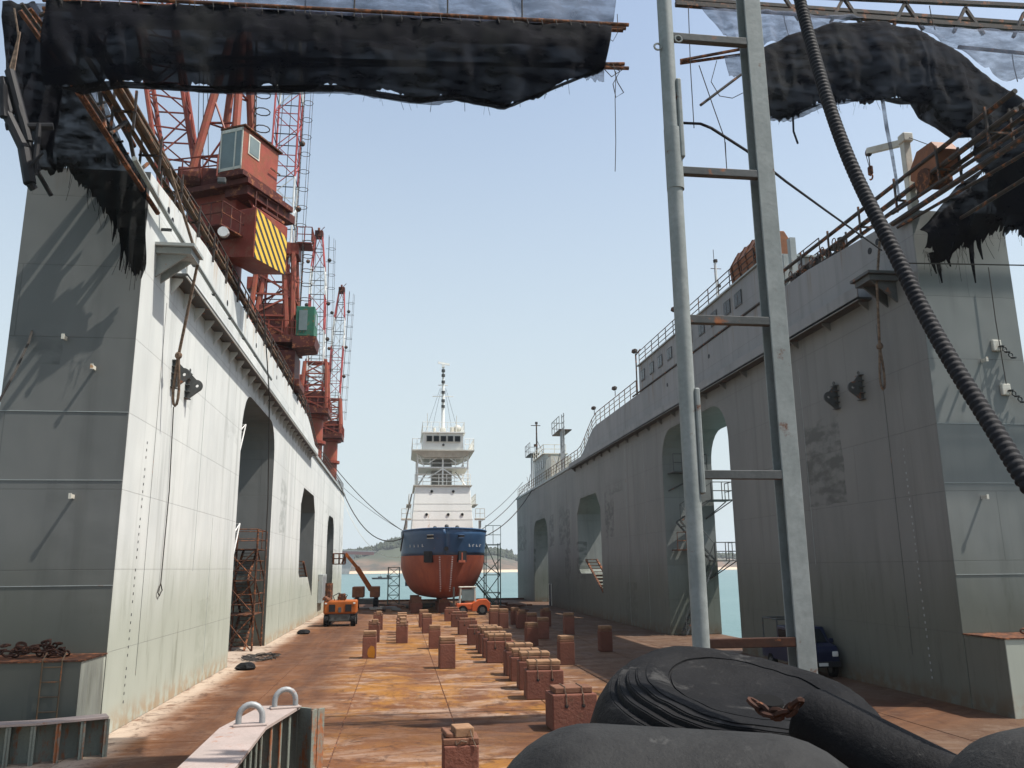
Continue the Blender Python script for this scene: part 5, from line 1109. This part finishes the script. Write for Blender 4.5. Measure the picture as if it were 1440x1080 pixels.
# ------------------------------------------------------------------ end flaps in the foreground
def flap(label, top, zt, thick, nrib, flange=True, back=1):
    # top: outline in plan of the front edge (list of (x,y)); ribs face the side given by sign 'back'
    t=thing('end_flap',label,'steel flap',(top[0][0],top[0][1],0))
    n=len(top); P=[Vector((p[0],p[1],0)) for p in top]
    def nrm(i):
        d=(P[min(i+1,n-1)]-P[max(i-1,0)]).normalized(); return Vector((d.y,-d.x,0))*back
    F=[P[i] for i in range(n)]; K=[P[i]-nrm(i)*thick for i in range(n)]
    b=MB()
    for i in range(n-1): b.hexa([F[i]+UZ*(zt-.045),F[i+1]+UZ*(zt-.045),K[i+1]+UZ*(zt-.045),K[i]+UZ*(zt-.045),F[i]+UZ*zt,F[i+1]+UZ*zt,K[i+1]+UZ*zt,K[i]+UZ*zt])
    obj('top_plate',b,M['pink'],t)
    b=MB()
    for i in range(n-1):
        a=lerp(F[i],K[i],.75); c=lerp(F[i+1],K[i+1],.75); a2=lerp(F[i],K[i],.85); c2=lerp(F[i+1],K[i+1],.85)
        b.hexa([a+UZ*.0,c+UZ*.0,c2+UZ*0,a2+UZ*0,a+UZ*(zt-.05),c+UZ*(zt-.05),c2+UZ*(zt-.05),a2+UZ*(zt-.05)])
    obj('web_plate',b,M['ribgrey'],t)
    L=[(P[i+1]-P[i]).length for i in range(n-1)]; tot=sum(L)
    for k in range(nrib):
        s=(k+.02)/(nrib-1)*tot*.995; i=0
        while i<n-2 and s>L[i]: s-=L[i]; i+=1
        q=s/L[i]; f=lerp(F[i],F[i+1],q); kk=lerp(K[i],K[i+1],q); d=(P[i+1]-P[i]).normalized(); f2=lerp(f,kk,.06)
        kk=lerp(f,kk,.78); b=MB(); b.hexa([f2-d*.012,f2+d*.012,kk+d*.012,kk-d*.012,f2-d*.012+UZ*(zt-.05),f2+d*.012+UZ*(zt-.05),kk+d*.012+UZ*(zt-.05),kk-d*.012+UZ*(zt-.05)]); obj('rib',b,M['ribgrey'],t)
        b=MB(); b.hexa([f2-d*.05,f2+d*.05,f2+d*.05-nrm(i)*.02,f2-d*.05-nrm(i)*.02]+[p+UZ*(zt-.06) for p in (f2-d*.05,f2+d*.05,f2+d*.05-nrm(i)*.02,f2-d*.05-nrm(i)*.02)]) ; obj('rib_flange',b,M['ribgrey'],t)
    return t
fl=flap('ribbed steel flap with pale pink top and two lifting eyes in the foreground',[(-1.72,16.25),(-2.03,14.2),(-1.99,11.55),(-2.1,8.8)],1.6,.72,15,back=-1)
b=MB(); b.cbox((-1.56,16.06,.79),(.5,.05,1.58),-.7); obj('end_rib',b,M['ribgrey'],fl)
b=MB(); b.cbox((-1.40,15.92,.79),(.05,.3,1.58),-.7); obj('end_rib',b,M['ribgrey'],fl)
for k,(x,y,rz) in enumerate(((-2.3,14.35,.1),(-1.98,16.0,.25))):
    b=MB(); Mx=Matrix.Rotation(rz,4,'Z')@Matrix.Rotation(pi/2,4,'X'); pts=[Vector((x,y,1.6))+Mx.to_3x3()@Vector(q) for q in [(-.18,-.02,0)]+[(.18*cos(pi-a*pi/10),.13+.19*sin(a*pi/10),0) for a in range(11)]+[(.18,-.02,0)]]
    b.path(pts,.047,10); obj('lifting_eye',b,M['galv'],fl,smooth=True)
    b=MB(); b.bbox((x,y,1.615),(.52,.2,.04),.015,rz); obj('eye_pad',b,M['pink'],fl)
flap('low ribbed grey steel flap with rusty top edge below the left ledge',[(-12.0,19.9),(-9.2,19.75),(-7.6,19.95),(-6.35,20.55)],.86,.5,13,back=1)

# ------------------------------------------------------------------ steel frame and hose in the foreground
t=thing('post_frame','tall ladder-like frame of a round pole and a square post joined by rungs','steel frame',(4.2,10,0))
b=MB(); b.tube((3.62,10,0),(3.62,10,15.2),.105,20); b.tube((3.63,10,9.0),(3.63,10,9.9),.118,20); obj('round_pole',b,M['post'],t,smooth=True)
for z_,h_ in ((5.55,1.35),(10.05,1.2)): b=MB(); b.bbox((3.73,9.97,z_),(.07,.15,h_),.02); obj('stiffener',b,M['post'],t)
b=MB(); b.bbox((4.93,9.957,7.6),(.25,.024,15.2),.008); obj('front_flange',b,M['post'],t)
b=MB(); b.bbox((4.93,10.203,7.6),(.25,.024,15.2),.008); obj('rear_flange',b,M['post'],t)
b=MB(); b.box(5.02,5.04,9.97,10.19,0,15.2); obj('channel_web',b,M['dsteel'],t)
for z in (3.08,5.12,7.16,9.28,11.35,13.3):
    b=MB(); b.bbox((4.27,10.0,z),(1.12,.1,.11),.008); obj('rung',b,M['rust2' if z<4 else 'dsteel'],t)
for x_,z_ in ((3.47,11.15),(3.78,11.3)): b=MB(); b.ring((x_,9.95,z_),.05,.015,Matrix.Rotation(pi/2,4,'X')); obj('eyelet',b,M['post'],t)
hp=[(4.855, 8.600, 13.382),(4.482, 7.900, 10.814),(4.428, 7.750, 10.266),(4.373, 7.500, 9.494),(4.311, 7.200, 8.662),(4.284, 6.950, 8.002),(4.292, 6.750, 7.488),(4.285, 6.500, 6.982),(4.287, 6.300, 6.551),(4.278, 6.100, 6.140),(4.267, 5.900, 5.774),(4.254, 5.700, 5.443),(4.246, 5.500, 5.130),(4.221, 5.300, 4.844),(4.200, 5.100, 4.540),(4.222, 4.900, 4.171),(4.15,4.75,2.6),(4.7,4.8,1.2),(5.3,5.1,.25),(6.3,5.6,.09),(7.5,5.8,.09)]
# resample with corrugations
def catmull(P,n):
    P=[Vector(p) for p in P]; out=[]
    for i in range(len(P)-1):
        p0=P[max(i-1,0)]; p1=P[i]; p2=P[i+1]; p3=P[min(i+2,len(P)-1)]
        for k in range(n):
            u=k/n; out.append(.5*((2*p1)+(p2-p0)*u+(2*p0-5*p1+4*p2-p3)*u*u+(3*p1-p0-3*p2+p3)*u**3))
    out.append(P[-1]); return out
cp=catmull(hp,24); seg=[0]
for a,c in zip(cp[:-1],cp[1:]): seg.append(seg[-1]+(c-a).length)
rib=.056; nst=int(seg[-1]/rib*4); pts=[]; rad=[]; j=0
for k in range(nst+1):
    s=seg[-1]*k/nst
    while j<len(seg)-2 and seg[j+1]<s: j+=1
    pts.append(lerp(cp[j],cp[j+1],(s-seg[j])/max(1e-6,seg[j+1]-seg[j]))); rad.append((.056,.066,.066,.056)[k%4])
b=MB(); b.path(pts,rad,16); tag(obj('corrugated_hose',b,M['hose'],smooth=True),'thick black corrugated hose hanging diagonally across the right side','hose')

# ------------------------------------------------------------------ big rubber fenders, lower right
t=thing('rubber_fender','largest black rubber fender with grooved shoulder and dark centre hole','fender',(5.2,8.3,0))
prof=[(.0001,2.86),(.12,2.86),(.25,2.87),(.5,2.90),(.78,2.94),(.785,2.925),(.805,2.925),(.81,2.945),(.93,2.96)]
for k in range(5):
    r=.98+k*.09; z=2.965-.012*k*k; prof+=[(r,z+.002),(r+.066,z+.0),(r+.069,z-.011),(r+.082,z-.012)]
prof+=[(1.47,2.70),(1.55,2.52),(1.60,2.25),(1.60,1.9),(1.58,1.85),(1.60,1.8),(1.60,.9),(1.55,.2),(1.45,.0)]
Mf=Matrix.Translation((0,0,0))
FM=Matrix.Translation((2.86,7.95,.42)) @ Matrix.Rotation(radians(14),4,'X') @ Matrix.Rotation(radians(4),4,'Y') @ Matrix.Diagonal((0.84,0.84,0.89,1))
b=MB(); b.lathe(prof,96,FM); b.v=[tuple(Vector(v)*1.0+Vector((0,0,1))*(.05*noise.noise(Vector(v)*1.3)+.012*noise.noise(Vector(v)*6))) for v in b.v]; obj('casing',b,M['rubber'],t,smooth=True)
def capsule(name,label,a,c,r,mt,dome=.9,bands=()):
    a,c=Vector(a),Vector(c); L=(c-a).length; q=(c-a).to_track_quat('Z','Y').to_matrix().to_4x4(); q.translation=a
    prof=[(max(r*sin(pi/2*i/10),1e-3),-r*dome*cos(pi/2*i/10)) for i in range(11)]+[(r,L*i/8) for i in range(1,8)]+[(max(r*cos(pi/2*i/10),1e-3),L+r*dome*sin(pi/2*i/10)) for i in range(11)]
    t=thing(name,label,'fender',((a.x+c.x)/2,(a.y+c.y)/2,min(a.z,c.z)-r)); b=MB(); b.lathe(prof,40,q); obj('casing',b,M[mt],t,smooth=True)
    b=MB(); 
    for f in bands: b.ring(a+(c-a)*f,r+.004,.016,q,40,6)
    if bands: obj('band',b,M['rubber'],t,smooth=True)
    return t
b=MB(); HC=Vector((3.111, 7.050, 2.875))+Vector((0,-.01,.012)); b.lathe([(.001,.0),(.12,.0),(.13,-.02),(.001,-.05)],20,Matrix.Translation(HC)@Matrix.Rotation(radians(15),4,'X')); obj('hole_shade_disc',b,M['hole_shade'],t,smooth=True)  # flush black disc; its colour stands for the shade inside the hole
capsule('rubber_fender','dusty dark grey domed fender filling the bottom edge of the picture',(1.05,4.75,2.45),(1.95,4.45,2.42),.70,'greyrub')
capsule('rubber_fender','blunt black tubular fender leaning beside the grooved one',(2.98,6.0,2.88),(3.6,4.7,2.45),.25,'rubber',.3)
capsule('rubber_fender','grey topped fender in the bottom right corner',(3.2,4.1,2.66),(4.4,4.5,2.70),.5,'greyrub')
chain('fender_chain','thick rusty chain between the grooved fender and the blunt one',[(2.550, 6.000, 3.026),(2.579, 5.950, 2.995),(2.608, 5.900, 2.978),(2.638, 5.850, 2.980),(2.667, 5.800, 2.992),(2.698, 5.750, 3.022),(2.719, 5.700, 3.066)],.038,.019,'rust2')

# ------------------------------------------------------------------ shade-net canopy over the dock end
def sheet(top,bot,nu,nv,amp=.12,rag=0.0,seed=0,bulge=0.0,fold=0):
    def rs(P,n):
        P=[Vector(p) for p in P]; d=[0]
        for a,c in zip(P[:-1],P[1:]): d.append(d[-1]+(c-a).length)
        out=[]; j=0
        for k in range(n+1):
            s=d[-1]*k/n
            while j<len(d)-2 and d[j+1]<s: j+=1
            out.append(lerp(P[j],P[j+1],(s-d[j])/max(1e-6,d[j+1]-d[j])))
        return out
    T=rs(top,nu); B=rs(bot,nu); b=MB(); vs=[]
    for j in range(nv+1):
        v=j/nv
        for i in range(nu+1):
            t_,b_=T[i],B[i]; e=1+rag*v*(noise.noise(Vector((i*.9,seed,0)))+.6*noise.noise(Vector((i*2.3,seed+4,1))))
            p=lerp(t_,b_,v*e); q=Vector((p.x*.8,seed,p.z*.8)); dd=amp*noise.noise(q)+amp*.5*noise.noise(q*3.1)+.012*noise.noise(q*9)
            if fold: dd+=amp*.7*sin(i/nu*fold*2*pi+2*noise.noise(Vector((i*.2,v*2,seed))))*(.3+.7*v)
            p=p+Vector((0,-1,0))*(dd+bulge*sin(pi*v))+Vector((0,0,1))*dd*.3; vs.append(p)
    fs=[(j*(nu+1)+i,j*(nu+1)+i+1,(j+1)*(nu+1)+i+1,(j+1)*(nu+1)+i) for j in range(nv) for i in range(nu)]
    b.add(vs,fs); return b
def net(name,parent,b,mt,th=.005):
    o=obj(name,b,M[mt],parent,smooth=True); md=o.modifiers.new('thickness','SOLIDIFY'); md.thickness=th; return o
t=thing('net_canopy','wide black shade net slung from pipes across the upper left','net canopy',(-1.5,16.6,14))
topm=[(-7.705, 16.600, 16.482),(-7.389, 16.600, 15.934),(-4.290, 16.600, 16.125),(-1.527, 16.600, 16.118),(2.004, 16.600, 16.279),(4.693, 16.600, 16.398)]
botm=[(-7.581, 16.600, 13.965),(-7.179, 16.600, 13.862),(-6.324, 16.600, 14.074),(-4.158, 16.600, 14.116),(-1.467, 16.600, 14.347),(0.243, 16.600, 14.156),(1.031, 16.600, 14.318),(2.231, 16.600, 14.119),(3.132, 16.600, 14.576),(4.483, 16.600, 15.278)]
net('front_net',t,sheet(topm,botm,220,34,.10,.05,2,.22,9),'net')
# underside goes back and up
bk=[(p[0],17.6,p[2]+.5) for p in botm]; bf=[(p[0],16.57,p[2]+.03) for p in botm]
net('underside_net',t,sheet(bf,bk,90,8,.02,.0,5),'net')
tb=[(p[0],17.6,p[2]+.1) for p in topm]
net('roof_net',t,sheet(topm,tb,60,6,.08,0,8),'net')
net('hem_net',t,sheet([(-6.756, 19.990, 16.155),(-5.007, 19.990, 16.181),(-1.766, 19.990, 16.460),(0.293, 19.990, 16.230),(1.242, 19.990, 16.425),(2.687, 19.990, 16.207)],[(-5.549, 16.650, 14.045),(-4.163, 16.650, 14.027),(-1.465, 16.650, 14.204),(0.010, 16.650, 14.100),(0.561, 16.650, 14.068),(1.035, 16.650, 14.225),(2.076, 16.650, 14.067),(2.351, 16.650, 14.175)],60,3,.05,.2,4),'netl',.006)
net('upper_net',t,sheet([(-3.940, 16.900, 16.896),(0.372, 16.900, 17.301),(4.955, 16.900, 17.573)],[(-3.905, 16.900, 16.313),(-1.552, 16.900, 16.264),(2.040, 16.900, 16.425),(4.815, 16.900, 16.663)],50,6,.08,.0,6,0,9),'netl',.006)
net('end_net',t,sheet([(4.163, 16.700, 16.160),(4.540, 16.700, 16.191)],[(4.076, 16.700, 14.999),(4.497, 16.700, 14.994)],10,10,.08,.1,3),'netl',.006)
for i,(a,c) in enumerate((((-7.853, 16.700, 16.160),(5.138, 16.700, 16.527)),((-7.979, 17.000, 16.237),(5.156, 17.000, 16.649)),((-7.863, 16.800, 15.885),(5.023, 16.800, 16.436)),((-4.309, 17.000, 15.128),(5.242, 17.200, 15.713)),((-4.320, 17.100, 14.982),(5.141, 17.200, 15.820)))):
    b=MB(); b.tube(a,c,.045,8); obj('pipe',b,M['rust'],t,smooth=True)
for px in (88,250,410,480,616,728):
    b=MB(); b.tube((topm[0][0]+(topm[-1][0]-topm[0][0])*(px-70)/790,16.9,topm[0][2]+1.2),(topm[0][0]+(topm[-1][0]-topm[0][0])*(px-70)/790,16.9,topm[0][2]-.2),.02,5); obj('hanger',b,M['line'],t)
rope('loose_cord','tangle of thin cords looping from the right end of the left canopy',[(4.453, 16.800, 15.463),(4.699, 16.800, 15.184),(5.052, 16.800, 15.454),(4.746, 16.800, 15.524),(4.831, 16.800, 15.064),(4.973, 16.800, 14.797),(4.781, 16.800, 14.654),(4.726, 16.800, 15.001),(4.910, 16.800, 15.349),(4.541, 16.800, 15.545)],.012,'line','cord',n=4)
rope('loose_cord','long single cord hanging straight down from the left canopy end',[(4.779, 16.700, 15.274),(4.733, 16.700, 14.535),(4.708, 16.700, 13.452),(4.664, 16.700, 12.727)],.01,'line','cord',n=4)
rope('loose_cord','thin cord looping between the two pipe ends of the left canopy',[(4.872, 16.700, 16.791),(4.870, 16.700, 16.314),(4.740, 16.700, 16.057),(4.540, 16.700, 16.191),(4.523, 16.700, 15.720)],.01,'line','cord',n=4)

def fray(parent, line, n, lo, hi, seed, r=.005):
    n=n//2
    rr=random.Random(seed); P=[Vector(p) for p in line]; b=MB()
    for k in range(n):
        i=rr.randrange(len(P)-1); p=lerp(P[i],P[i+1],rr.random())+Vector((0,rr.uniform(-.05,.05),.05)); L=rr.uniform(lo,hi)*rr.random(); x=rr.uniform(-.3,.3)*L
        b.path([p,p+Vector((x*.3,0,-L*.4)),p+Vector((x,rr.uniform(-.05,.05),-L))],r*rr.uniform(.6,1.5),3)
    o=obj('frayed_threads',b,M['net'],parent); o['kind']='stuff'
fray(t,botm,170,.15,.55,5)
b=MB()
for i in range(40):
    f=i/40; j=int(f*(len(topm)-1)); p=lerp(topm[j],topm[j+1],f*(len(topm)-1)-j); b.path([p+Vector((0,-.06,.06)),p+Vector((.03,-.09,-.1)),p+Vector((.0,.02,-.16))],.012,4)
o=obj('lashings',b,M['line'],t); o['kind']='stuff'
# right half
t=thing('net_canopy','arched black shade net hanging from a truss across the upper right','net canopy',(13.5,20,16))
tr=[(9.834, 20.000, 18.389),(10.198, 20.000, 18.626),(10.974, 20.000, 19.063),(12.239, 20.000, 19.596),(13.720, 20.000, 19.772),(15.075, 20.000, 19.647),(16.255, 20.000, 18.974),(17.289, 20.000, 18.100),(18.238, 20.000, 17.459),(18.957, 20.000, 16.850)]
br=[(9.726, 20.000, 16.457),(10.052, 20.000, 16.302),(10.739, 20.000, 16.392),(11.639, 20.000, 16.835),(12.753, 20.000, 17.072),(14.141, 20.000, 17.216),(14.643, 20.000, 17.113),(15.096, 20.000, 17.145),(15.324, 20.000, 16.654),(15.895, 20.000, 16.371),(16.305, 20.000, 16.078),(16.868, 20.500, 15.370),(17.627, 21.000, 14.500),(18.675, 21.300, 13.641)]
net('arched_net',t,sheet(tr,br,200,34,.10,.06,12,.22,8),'net')
bk=[(p[0]+.15,21.0,p[2]+.6) for p in br[1:11]]; bf=[(p[0]+.1,19.97,p[2]+.05) for p in br[1:11]]
net('underside_net',t,sheet(bf,bk,70,6,.02,0,5),'net')
net('sheet_net',t,sheet([(8.364, 20.100, 19.851),(10.878, 20.100, 19.932),(13.460, 20.100, 19.967)],[(9.018, 20.100, 19.017),(9.461, 20.100, 18.589),(10.300, 20.100, 18.797),(11.706, 20.100, 19.290),(12.640, 20.100, 19.703)],40,8,.08,.03,15,0,8),'netb',.006)
net('sheet_net',t,sheet([(15.163, 20.100, 19.824),(17.279, 20.100, 19.906),(19.438, 20.100, 19.941)],[(15.372, 20.100, 19.647),(16.454, 20.100, 19.059),(17.730, 20.100, 18.197),(19.174, 20.100, 18.353)],30,8,.06,.05,16,0,4),'netb',.006)
net('hem_net',t,sheet([(10.041, 20.050, 16.419),(10.778, 20.050, 16.558),(11.679, 20.050, 16.982),(13.017, 20.050, 17.213)],[(10.052, 20.050, 16.286),(10.799, 20.050, 16.314),(11.771, 20.050, 16.807),(13.118, 20.050, 17.128)],30,3,.05,.2,17),'netl',.006)
net('tail_net',t,sheet([(9.012, 20.200, 18.344),(9.600, 20.200, 18.437)],[(9.117, 20.200, 17.709),(9.618, 20.200, 17.815)],10,6,.05,.2,18),'netl',.006)
fray(t,br,150,.15,.6,6)
for a,c,r in (((7.693, 20.300, 20.060),(30.773, 20.300, 20.241),.09),((8.043, 21.200, 20.947),(32.213, 21.200, 21.244),.07),((11.714, 20.300, 20.691),(31.111, 20.300, 21.495),.08)):
    b=MB(); b.bar(a,c,r*1.6); obj('truss_chord',b,M['dpipe'],t)
for k in range(17):
    x0=11.5+k*1.0; b=MB(); b.bar((x0,20.3,19.85),(x0+(.5 if k%2 else -.5),20.3,20.75),.09); obj('truss_web',b,M['dpipe'],t)
b=MB(); b.tube((7.738, 20.300, 18.195),(9.731, 20.300, 18.748),.05,6); b.tube((7.771, 20.400, 18.172),(9.764, 20.400, 18.632),.05,6); obj('scaffold_pipe',b,M['rust'],t)
b=MB(); b.tube((8.206, 20.200, 16.739),(9.488, 20.200, 17.805),.04,6); obj('loose_pipe',b,M['dpipe'],t)
b=MB(); b.tube((16.509, 20.200, 19.277),(19.401, 20.200, 19.216),.06,6); obj('scaffold_pipe',b,M['rust'],t)
b=MB()
for tp in (((8.037, 20.200, 19.897),(7.983, 20.200, 17.919),(7.974, 20.200, 16.014)),((10.956, 20.200, 20.038),(10.987, 20.200, 19.622),(11.062, 20.200, 19.212)),((15.729, 20.200, 20.635),(15.745, 20.200, 20.216),(15.808, 20.200, 19.804)),((18.271, 20.200, 19.200),(18.266, 20.200, 18.712),(18.309, 20.200, 18.232))): b.path(tp,.014,4)
obj('hanging_cord',b,M['line'],t)
rope('loose_cord','pair of thin cords hanging from the pipe left of the square post',[(8.202, 20.100, 17.938),(8.541, 20.100, 16.658),(8.809, 20.100, 15.683),(8.806, 20.100, 14.750),(8.822, 20.100, 15.574)],.014,'line','cord',n=4)
rope('loose_cord','slack thin cord looping left of the square post',[(8.745, 20.100, 18.140),(8.529, 20.100, 17.442),(8.753, 20.100, 17.008),(9.130, 20.100, 16.967),(9.485, 20.100, 17.173)],.012,'line','cord',n=4)
rope('net_strip','dark ragged strip hanging under the arched net',[(10.859, 20.000, 16.534),(10.830, 20.000, 15.976),(10.924, 20.000, 15.607)],.03,'net','net strip',n=5)
rope('blue_strap','faded blue strap hanging from the arched net to the shaded wall',[(13.670, 20.000, 17.183),(13.971, 20.400, 16.519),(14.318, 20.800, 15.837),(14.855, 21.500, 14.939)],[.06,.06,.055,.04],'netl','strap',n=6)
# torn nets at the right wall end
t=thing('torn_net','ragged black net bundle hanging over the shaded wall end','torn net',(17,21.5,13))
def Ys(L,y): return [(p[0],y,p[2]) for p in L]
net('bundle',t,sheet([(15.690, 21.800, 14.064),(16.305, 21.600, 14.567),(17.218, 21.400, 15.323),(18.515, 21.200, 16.179),(20.011, 21.200, 17.122)],[(15.785, 22.000, 13.405),(16.295, 22.000, 12.961),(16.909, 22.000, 13.452),(17.342, 22.000, 13.635),(17.682, 22.000, 13.815),(18.169, 21.800, 14.037),(18.865, 21.600, 14.079),(19.964, 21.500, 14.608)],140,24,.22,.16,31,.3,7),'net',.006)
for tp in (((16.335, 22.100, 13.468),(16.349, 22.150, 12.950),(16.434, 22.200, 12.438)),((16.630, 22.100, 13.527),(16.676, 22.150, 13.255),(16.794, 22.200, 12.987)),((17.528, 22.100, 13.920),(17.509, 22.150, 13.195),(17.564, 22.200, 12.480)),((17.790, 22.100, 14.051),(17.818, 22.150, 13.657),(17.920, 22.200, 13.267)),((16.134, 22.100, 13.389),(16.173, 22.150, 13.060),(16.283, 22.200, 12.734))):
    b=MB(); b.path(tp,[.09,.06,.02],5); obj('tatter',b,M['net'],t)
fray(t,[(15.785, 22.000, 13.405),(16.295, 22.000, 12.961),(16.909, 22.000, 13.452),(17.682, 22.000, 13.815),(18.865, 21.600, 14.079)],120,.2,1.1,9)
net('side_net',t,sheet([(17.130, 21.900, 15.561),(18.096, 21.600, 16.193)],[(16.080, 22.200, 14.301),(16.699, 22.000, 14.553)],20,8,.1,.05,33),'netg',.01)
for a,c,r in (((15.931, 23.500, 15.306),(16.294, 17.500, 15.327),.06),((15.818, 23.400, 14.880),(16.244, 17.500, 15.017),.09),((15.843, 23.200, 14.670),(16.621, 18.000, 14.806),.05),((16.651, 22.000, 14.194),(17.419, 19.000, 14.640),.06),((16.778, 21.000, 15.105),(17.246, 20.500, 15.277),.05)):
    b=MB(); b.tube(a,c,r,8); obj('pipe',b,M['dpipe'],t,smooth=True)
# left wall end: nets, truss legs and gangway rails
t=thing('torn_net','dark grey torn net draped over the sunlit wall end','torn net',(-8.6,22,13))
net('drape',t,sheet([(-9.223, 21.000, 17.866),(-8.610, 21.200, 16.763),(-8.135, 21.600, 16.080),(-7.634, 22.000, 15.266),(-7.096, 22.200, 14.395)],[(-9.863, 21.400, 14.403),(-9.499, 21.800, 14.484),(-9.144, 22.000, 14.689),(-8.411, 22.200, 13.945),(-7.748, 22.300, 12.980),(-7.327, 22.300, 11.930),(-6.977, 22.300, 12.148)],120,30,.18,.12,41,.1,6),'netg',.006)
net('drape',t,sheet([(-10.512, 20.400, 18.493),(-9.785, 20.500, 18.635),(-8.990, 20.800, 17.533)],[(-10.290, 20.600, 16.260),(-9.855, 20.800, 14.991),(-9.100, 21.000, 14.442)],40,14,.2,.06,43,.1,4),'net',.02)
for tp in (((-7.713, 22.250, 13.168),(-7.639, 22.300, 12.572),(-7.675, 22.350, 11.976)),((-7.557, 22.250, 13.071),(-7.483, 22.300, 12.476),(-7.520, 22.350, 11.880)),((-7.275, 22.250, 12.363),(-7.231, 22.300, 12.097),(-7.296, 22.350, 11.828)),((-7.092, 22.250, 12.370),(-7.044, 22.300, 12.064),(-7.106, 22.350, 11.753)),((-7.933, 22.250, 13.574),(-7.877, 22.300, 13.182),(-7.931, 22.350, 12.786))):
    b=MB(); b.path(tp,[.06,.05,.015],5); obj('tatter',b,M['netg'],t)
fray(t,[(-9.103, 21.900, 14.640),(-8.373, 22.100, 13.901),(-7.714, 22.200, 12.940),(-7.294, 22.200, 11.895),(-6.946, 22.200, 12.112)],110,.2,1.0,8)
rope('loose_cord','thick snarl of pale cord hanging in the upper left corner',[(-9.837, 19.600, 17.806),(-9.653, 19.600, 17.056),(-9.663, 19.600, 16.557),(-9.705, 19.600, 16.061),(-9.568, 19.600, 15.720),(-9.748, 19.600, 16.156),(-9.663, 19.600, 16.855),(-9.631, 19.600, 17.158),(-9.651, 19.600, 15.870),(-9.490, 19.600, 15.454)],.025,'rope','cord',n=5)
t=thing('canopy_leg','dark steel truss leg holding the canopy at the far left','truss leg',(-9.5,19.5,13))
for a,c,r in (((-9.826, 19.500, 15.792),(-9.557, 19.500, 14.851),.1),((-9.621, 19.500, 14.847),(-9.134, 19.500, 13.936),.13),((-9.134, 19.500, 13.936),(-8.910, 19.500, 13.059),.14),((-8.910, 19.500, 13.059),(-8.844, 19.600, 12.964),.1),((-9.688, 19.500, 15.997),(-9.105, 19.600, 14.180),.12),((-9.614, 19.500, 14.506),(-8.629, 19.700, 14.685),.09),((-9.387, 19.500, 15.054),(-8.877, 19.700, 13.494),.09),((-8.915, 19.600, 14.667),(-8.886, 19.600, 13.350),.07),((-9.754, 19.400, 15.541),(-9.624, 19.400, 14.693),.1),((-8.967, 19.400, 13.374),(-8.665, 19.400, 13.817),.03),((-9.238, 20.500, 13.880),(-9.049, 21.000, 13.450),.06)):
    b=MB(); b.tube(a,c,r,8); obj('strut',b,M['black'],t,smooth=True)
t=thing('gangway','rusty lattice gangway with perforated panels running off the sunlit wall','gangway',(-7.6,19,14.5))
for a,c,r,mt in (((-7.979, 18.200, 15.426),(-7.015, 23.000, 13.955),.07,'rust'),((-8.906, 18.000, 16.635),(-8.270, 19.000, 15.817),.06,'rust'),((-7.660, 18.500, 15.034),(-7.421, 21.600, 14.625),.05,'rust'),((-8.649, 17.500, 16.466),(-7.941, 19.600, 15.605),.05,'dpipe'),((-7.787, 20.000, 16.105),(-7.844, 23.000, 16.010),.08,'dpipe'),((-8.216, 17.000, 16.003),(-7.933, 17.600, 15.695),.05,'rust'),((-7.459, 18.400, 14.931),(-7.350, 19.300, 14.788),.05,'dpipe'),((-7.178, 19.500, 15.833),(-7.356, 25.000, 16.272),.06,'pipe'),((-7.294, 19.500, 15.825),(-7.517, 25.000, 16.142),.07,'pipe')):
    b=MB(); b.tube(a,c,r,8); obj('rail',b,M[mt],t,smooth=True)
for a,c in (((-7.821, 20.000, 16.103),(-7.539, 20.000, 14.889)),((-7.592, 20.500, 15.008),(-7.402, 21.000, 15.674)),((-7.529, 22.400, 14.834),(-7.345, 22.800, 15.377)),((-8.482, 18.000, 16.542),(-8.046, 18.000, 16.805)),((-7.702, 20.500, 15.263),(-7.646, 21.500, 14.644)),((-7.578, 21.500, 15.952),(-7.485, 22.200, 15.015))):
    b=MB(); b.tube(a,c,.055,6); obj('strut',b,M['dpipe'],t)
def quad(p0,p1,p2,p3): b=MB(); b.add([p0,p1,p2,p3],[(0,1,2,3)]); return b
o=obj('perforated_panel',quad((-8.327, 20.600, 16.363),(-8.017, 20.600, 16.427),(-7.893, 23.200, 15.417),(-8.182, 22.900, 15.335)),M['perf'],t); o.modifiers.new('thickness','SOLIDIFY').thickness=.012
o=obj('perforated_panel',quad((-9.230, 19.000, 17.549),(-8.454, 19.000, 17.619),(-8.368, 19.000, 16.778),(-8.698, 19.000, 16.828)),M['perf'],t); o.modifiers.new('thickness','SOLIDIFY').thickness=.012
for k in range(6):
    f=k/6; b=MB(); b.tube(lerp((-8.316, 20.600, 16.240),(-8.136, 22.900, 15.249),f),lerp((-8.010, 20.600, 16.345),(-7.861, 23.200, 15.509),f),.035,5); obj('tread',b,M['dpipe'],t)

# ------------------------------------------------------------------ small clutter on the dock floor
rr=random.Random(33)
P=[]
for k in range(70):
    q=k*.55; R_=.25+.5*((k*7)%11)/11; P.append((-6.3+R_*1.3*cos(q)+rr.uniform(-.1,.1),41.2+R_*2.4*sin(q),.05+.02*(k%5)))
rope('cable_coil','tangled dark cable lying on the dock floor before the tall left opening',catmull(P,3),.022,'line','cable',n=5)
for k,(x,y,lab) in enumerate(((-6.2,36.9,'small dark rag heap on the pale strip before the tall left opening'),(-6.0,56.0,'black tyre-like lump at the foot of the sunlit wall past the opening'))):
    b=MB(); b.lathe([(.001,0),(.34,.0),(.42,.08),(.36,.2),(.2,.27),(.001,.29)],14,Matrix.Translation((x,y,.016))); b.v=[tuple(Vector(v)+Vector((1,1,0))*.1*noise.noise(Vector(v)*4)) for v in b.v]
    tag(obj('rag_heap',b,M['rubber'],smooth=True),lab,'debris')
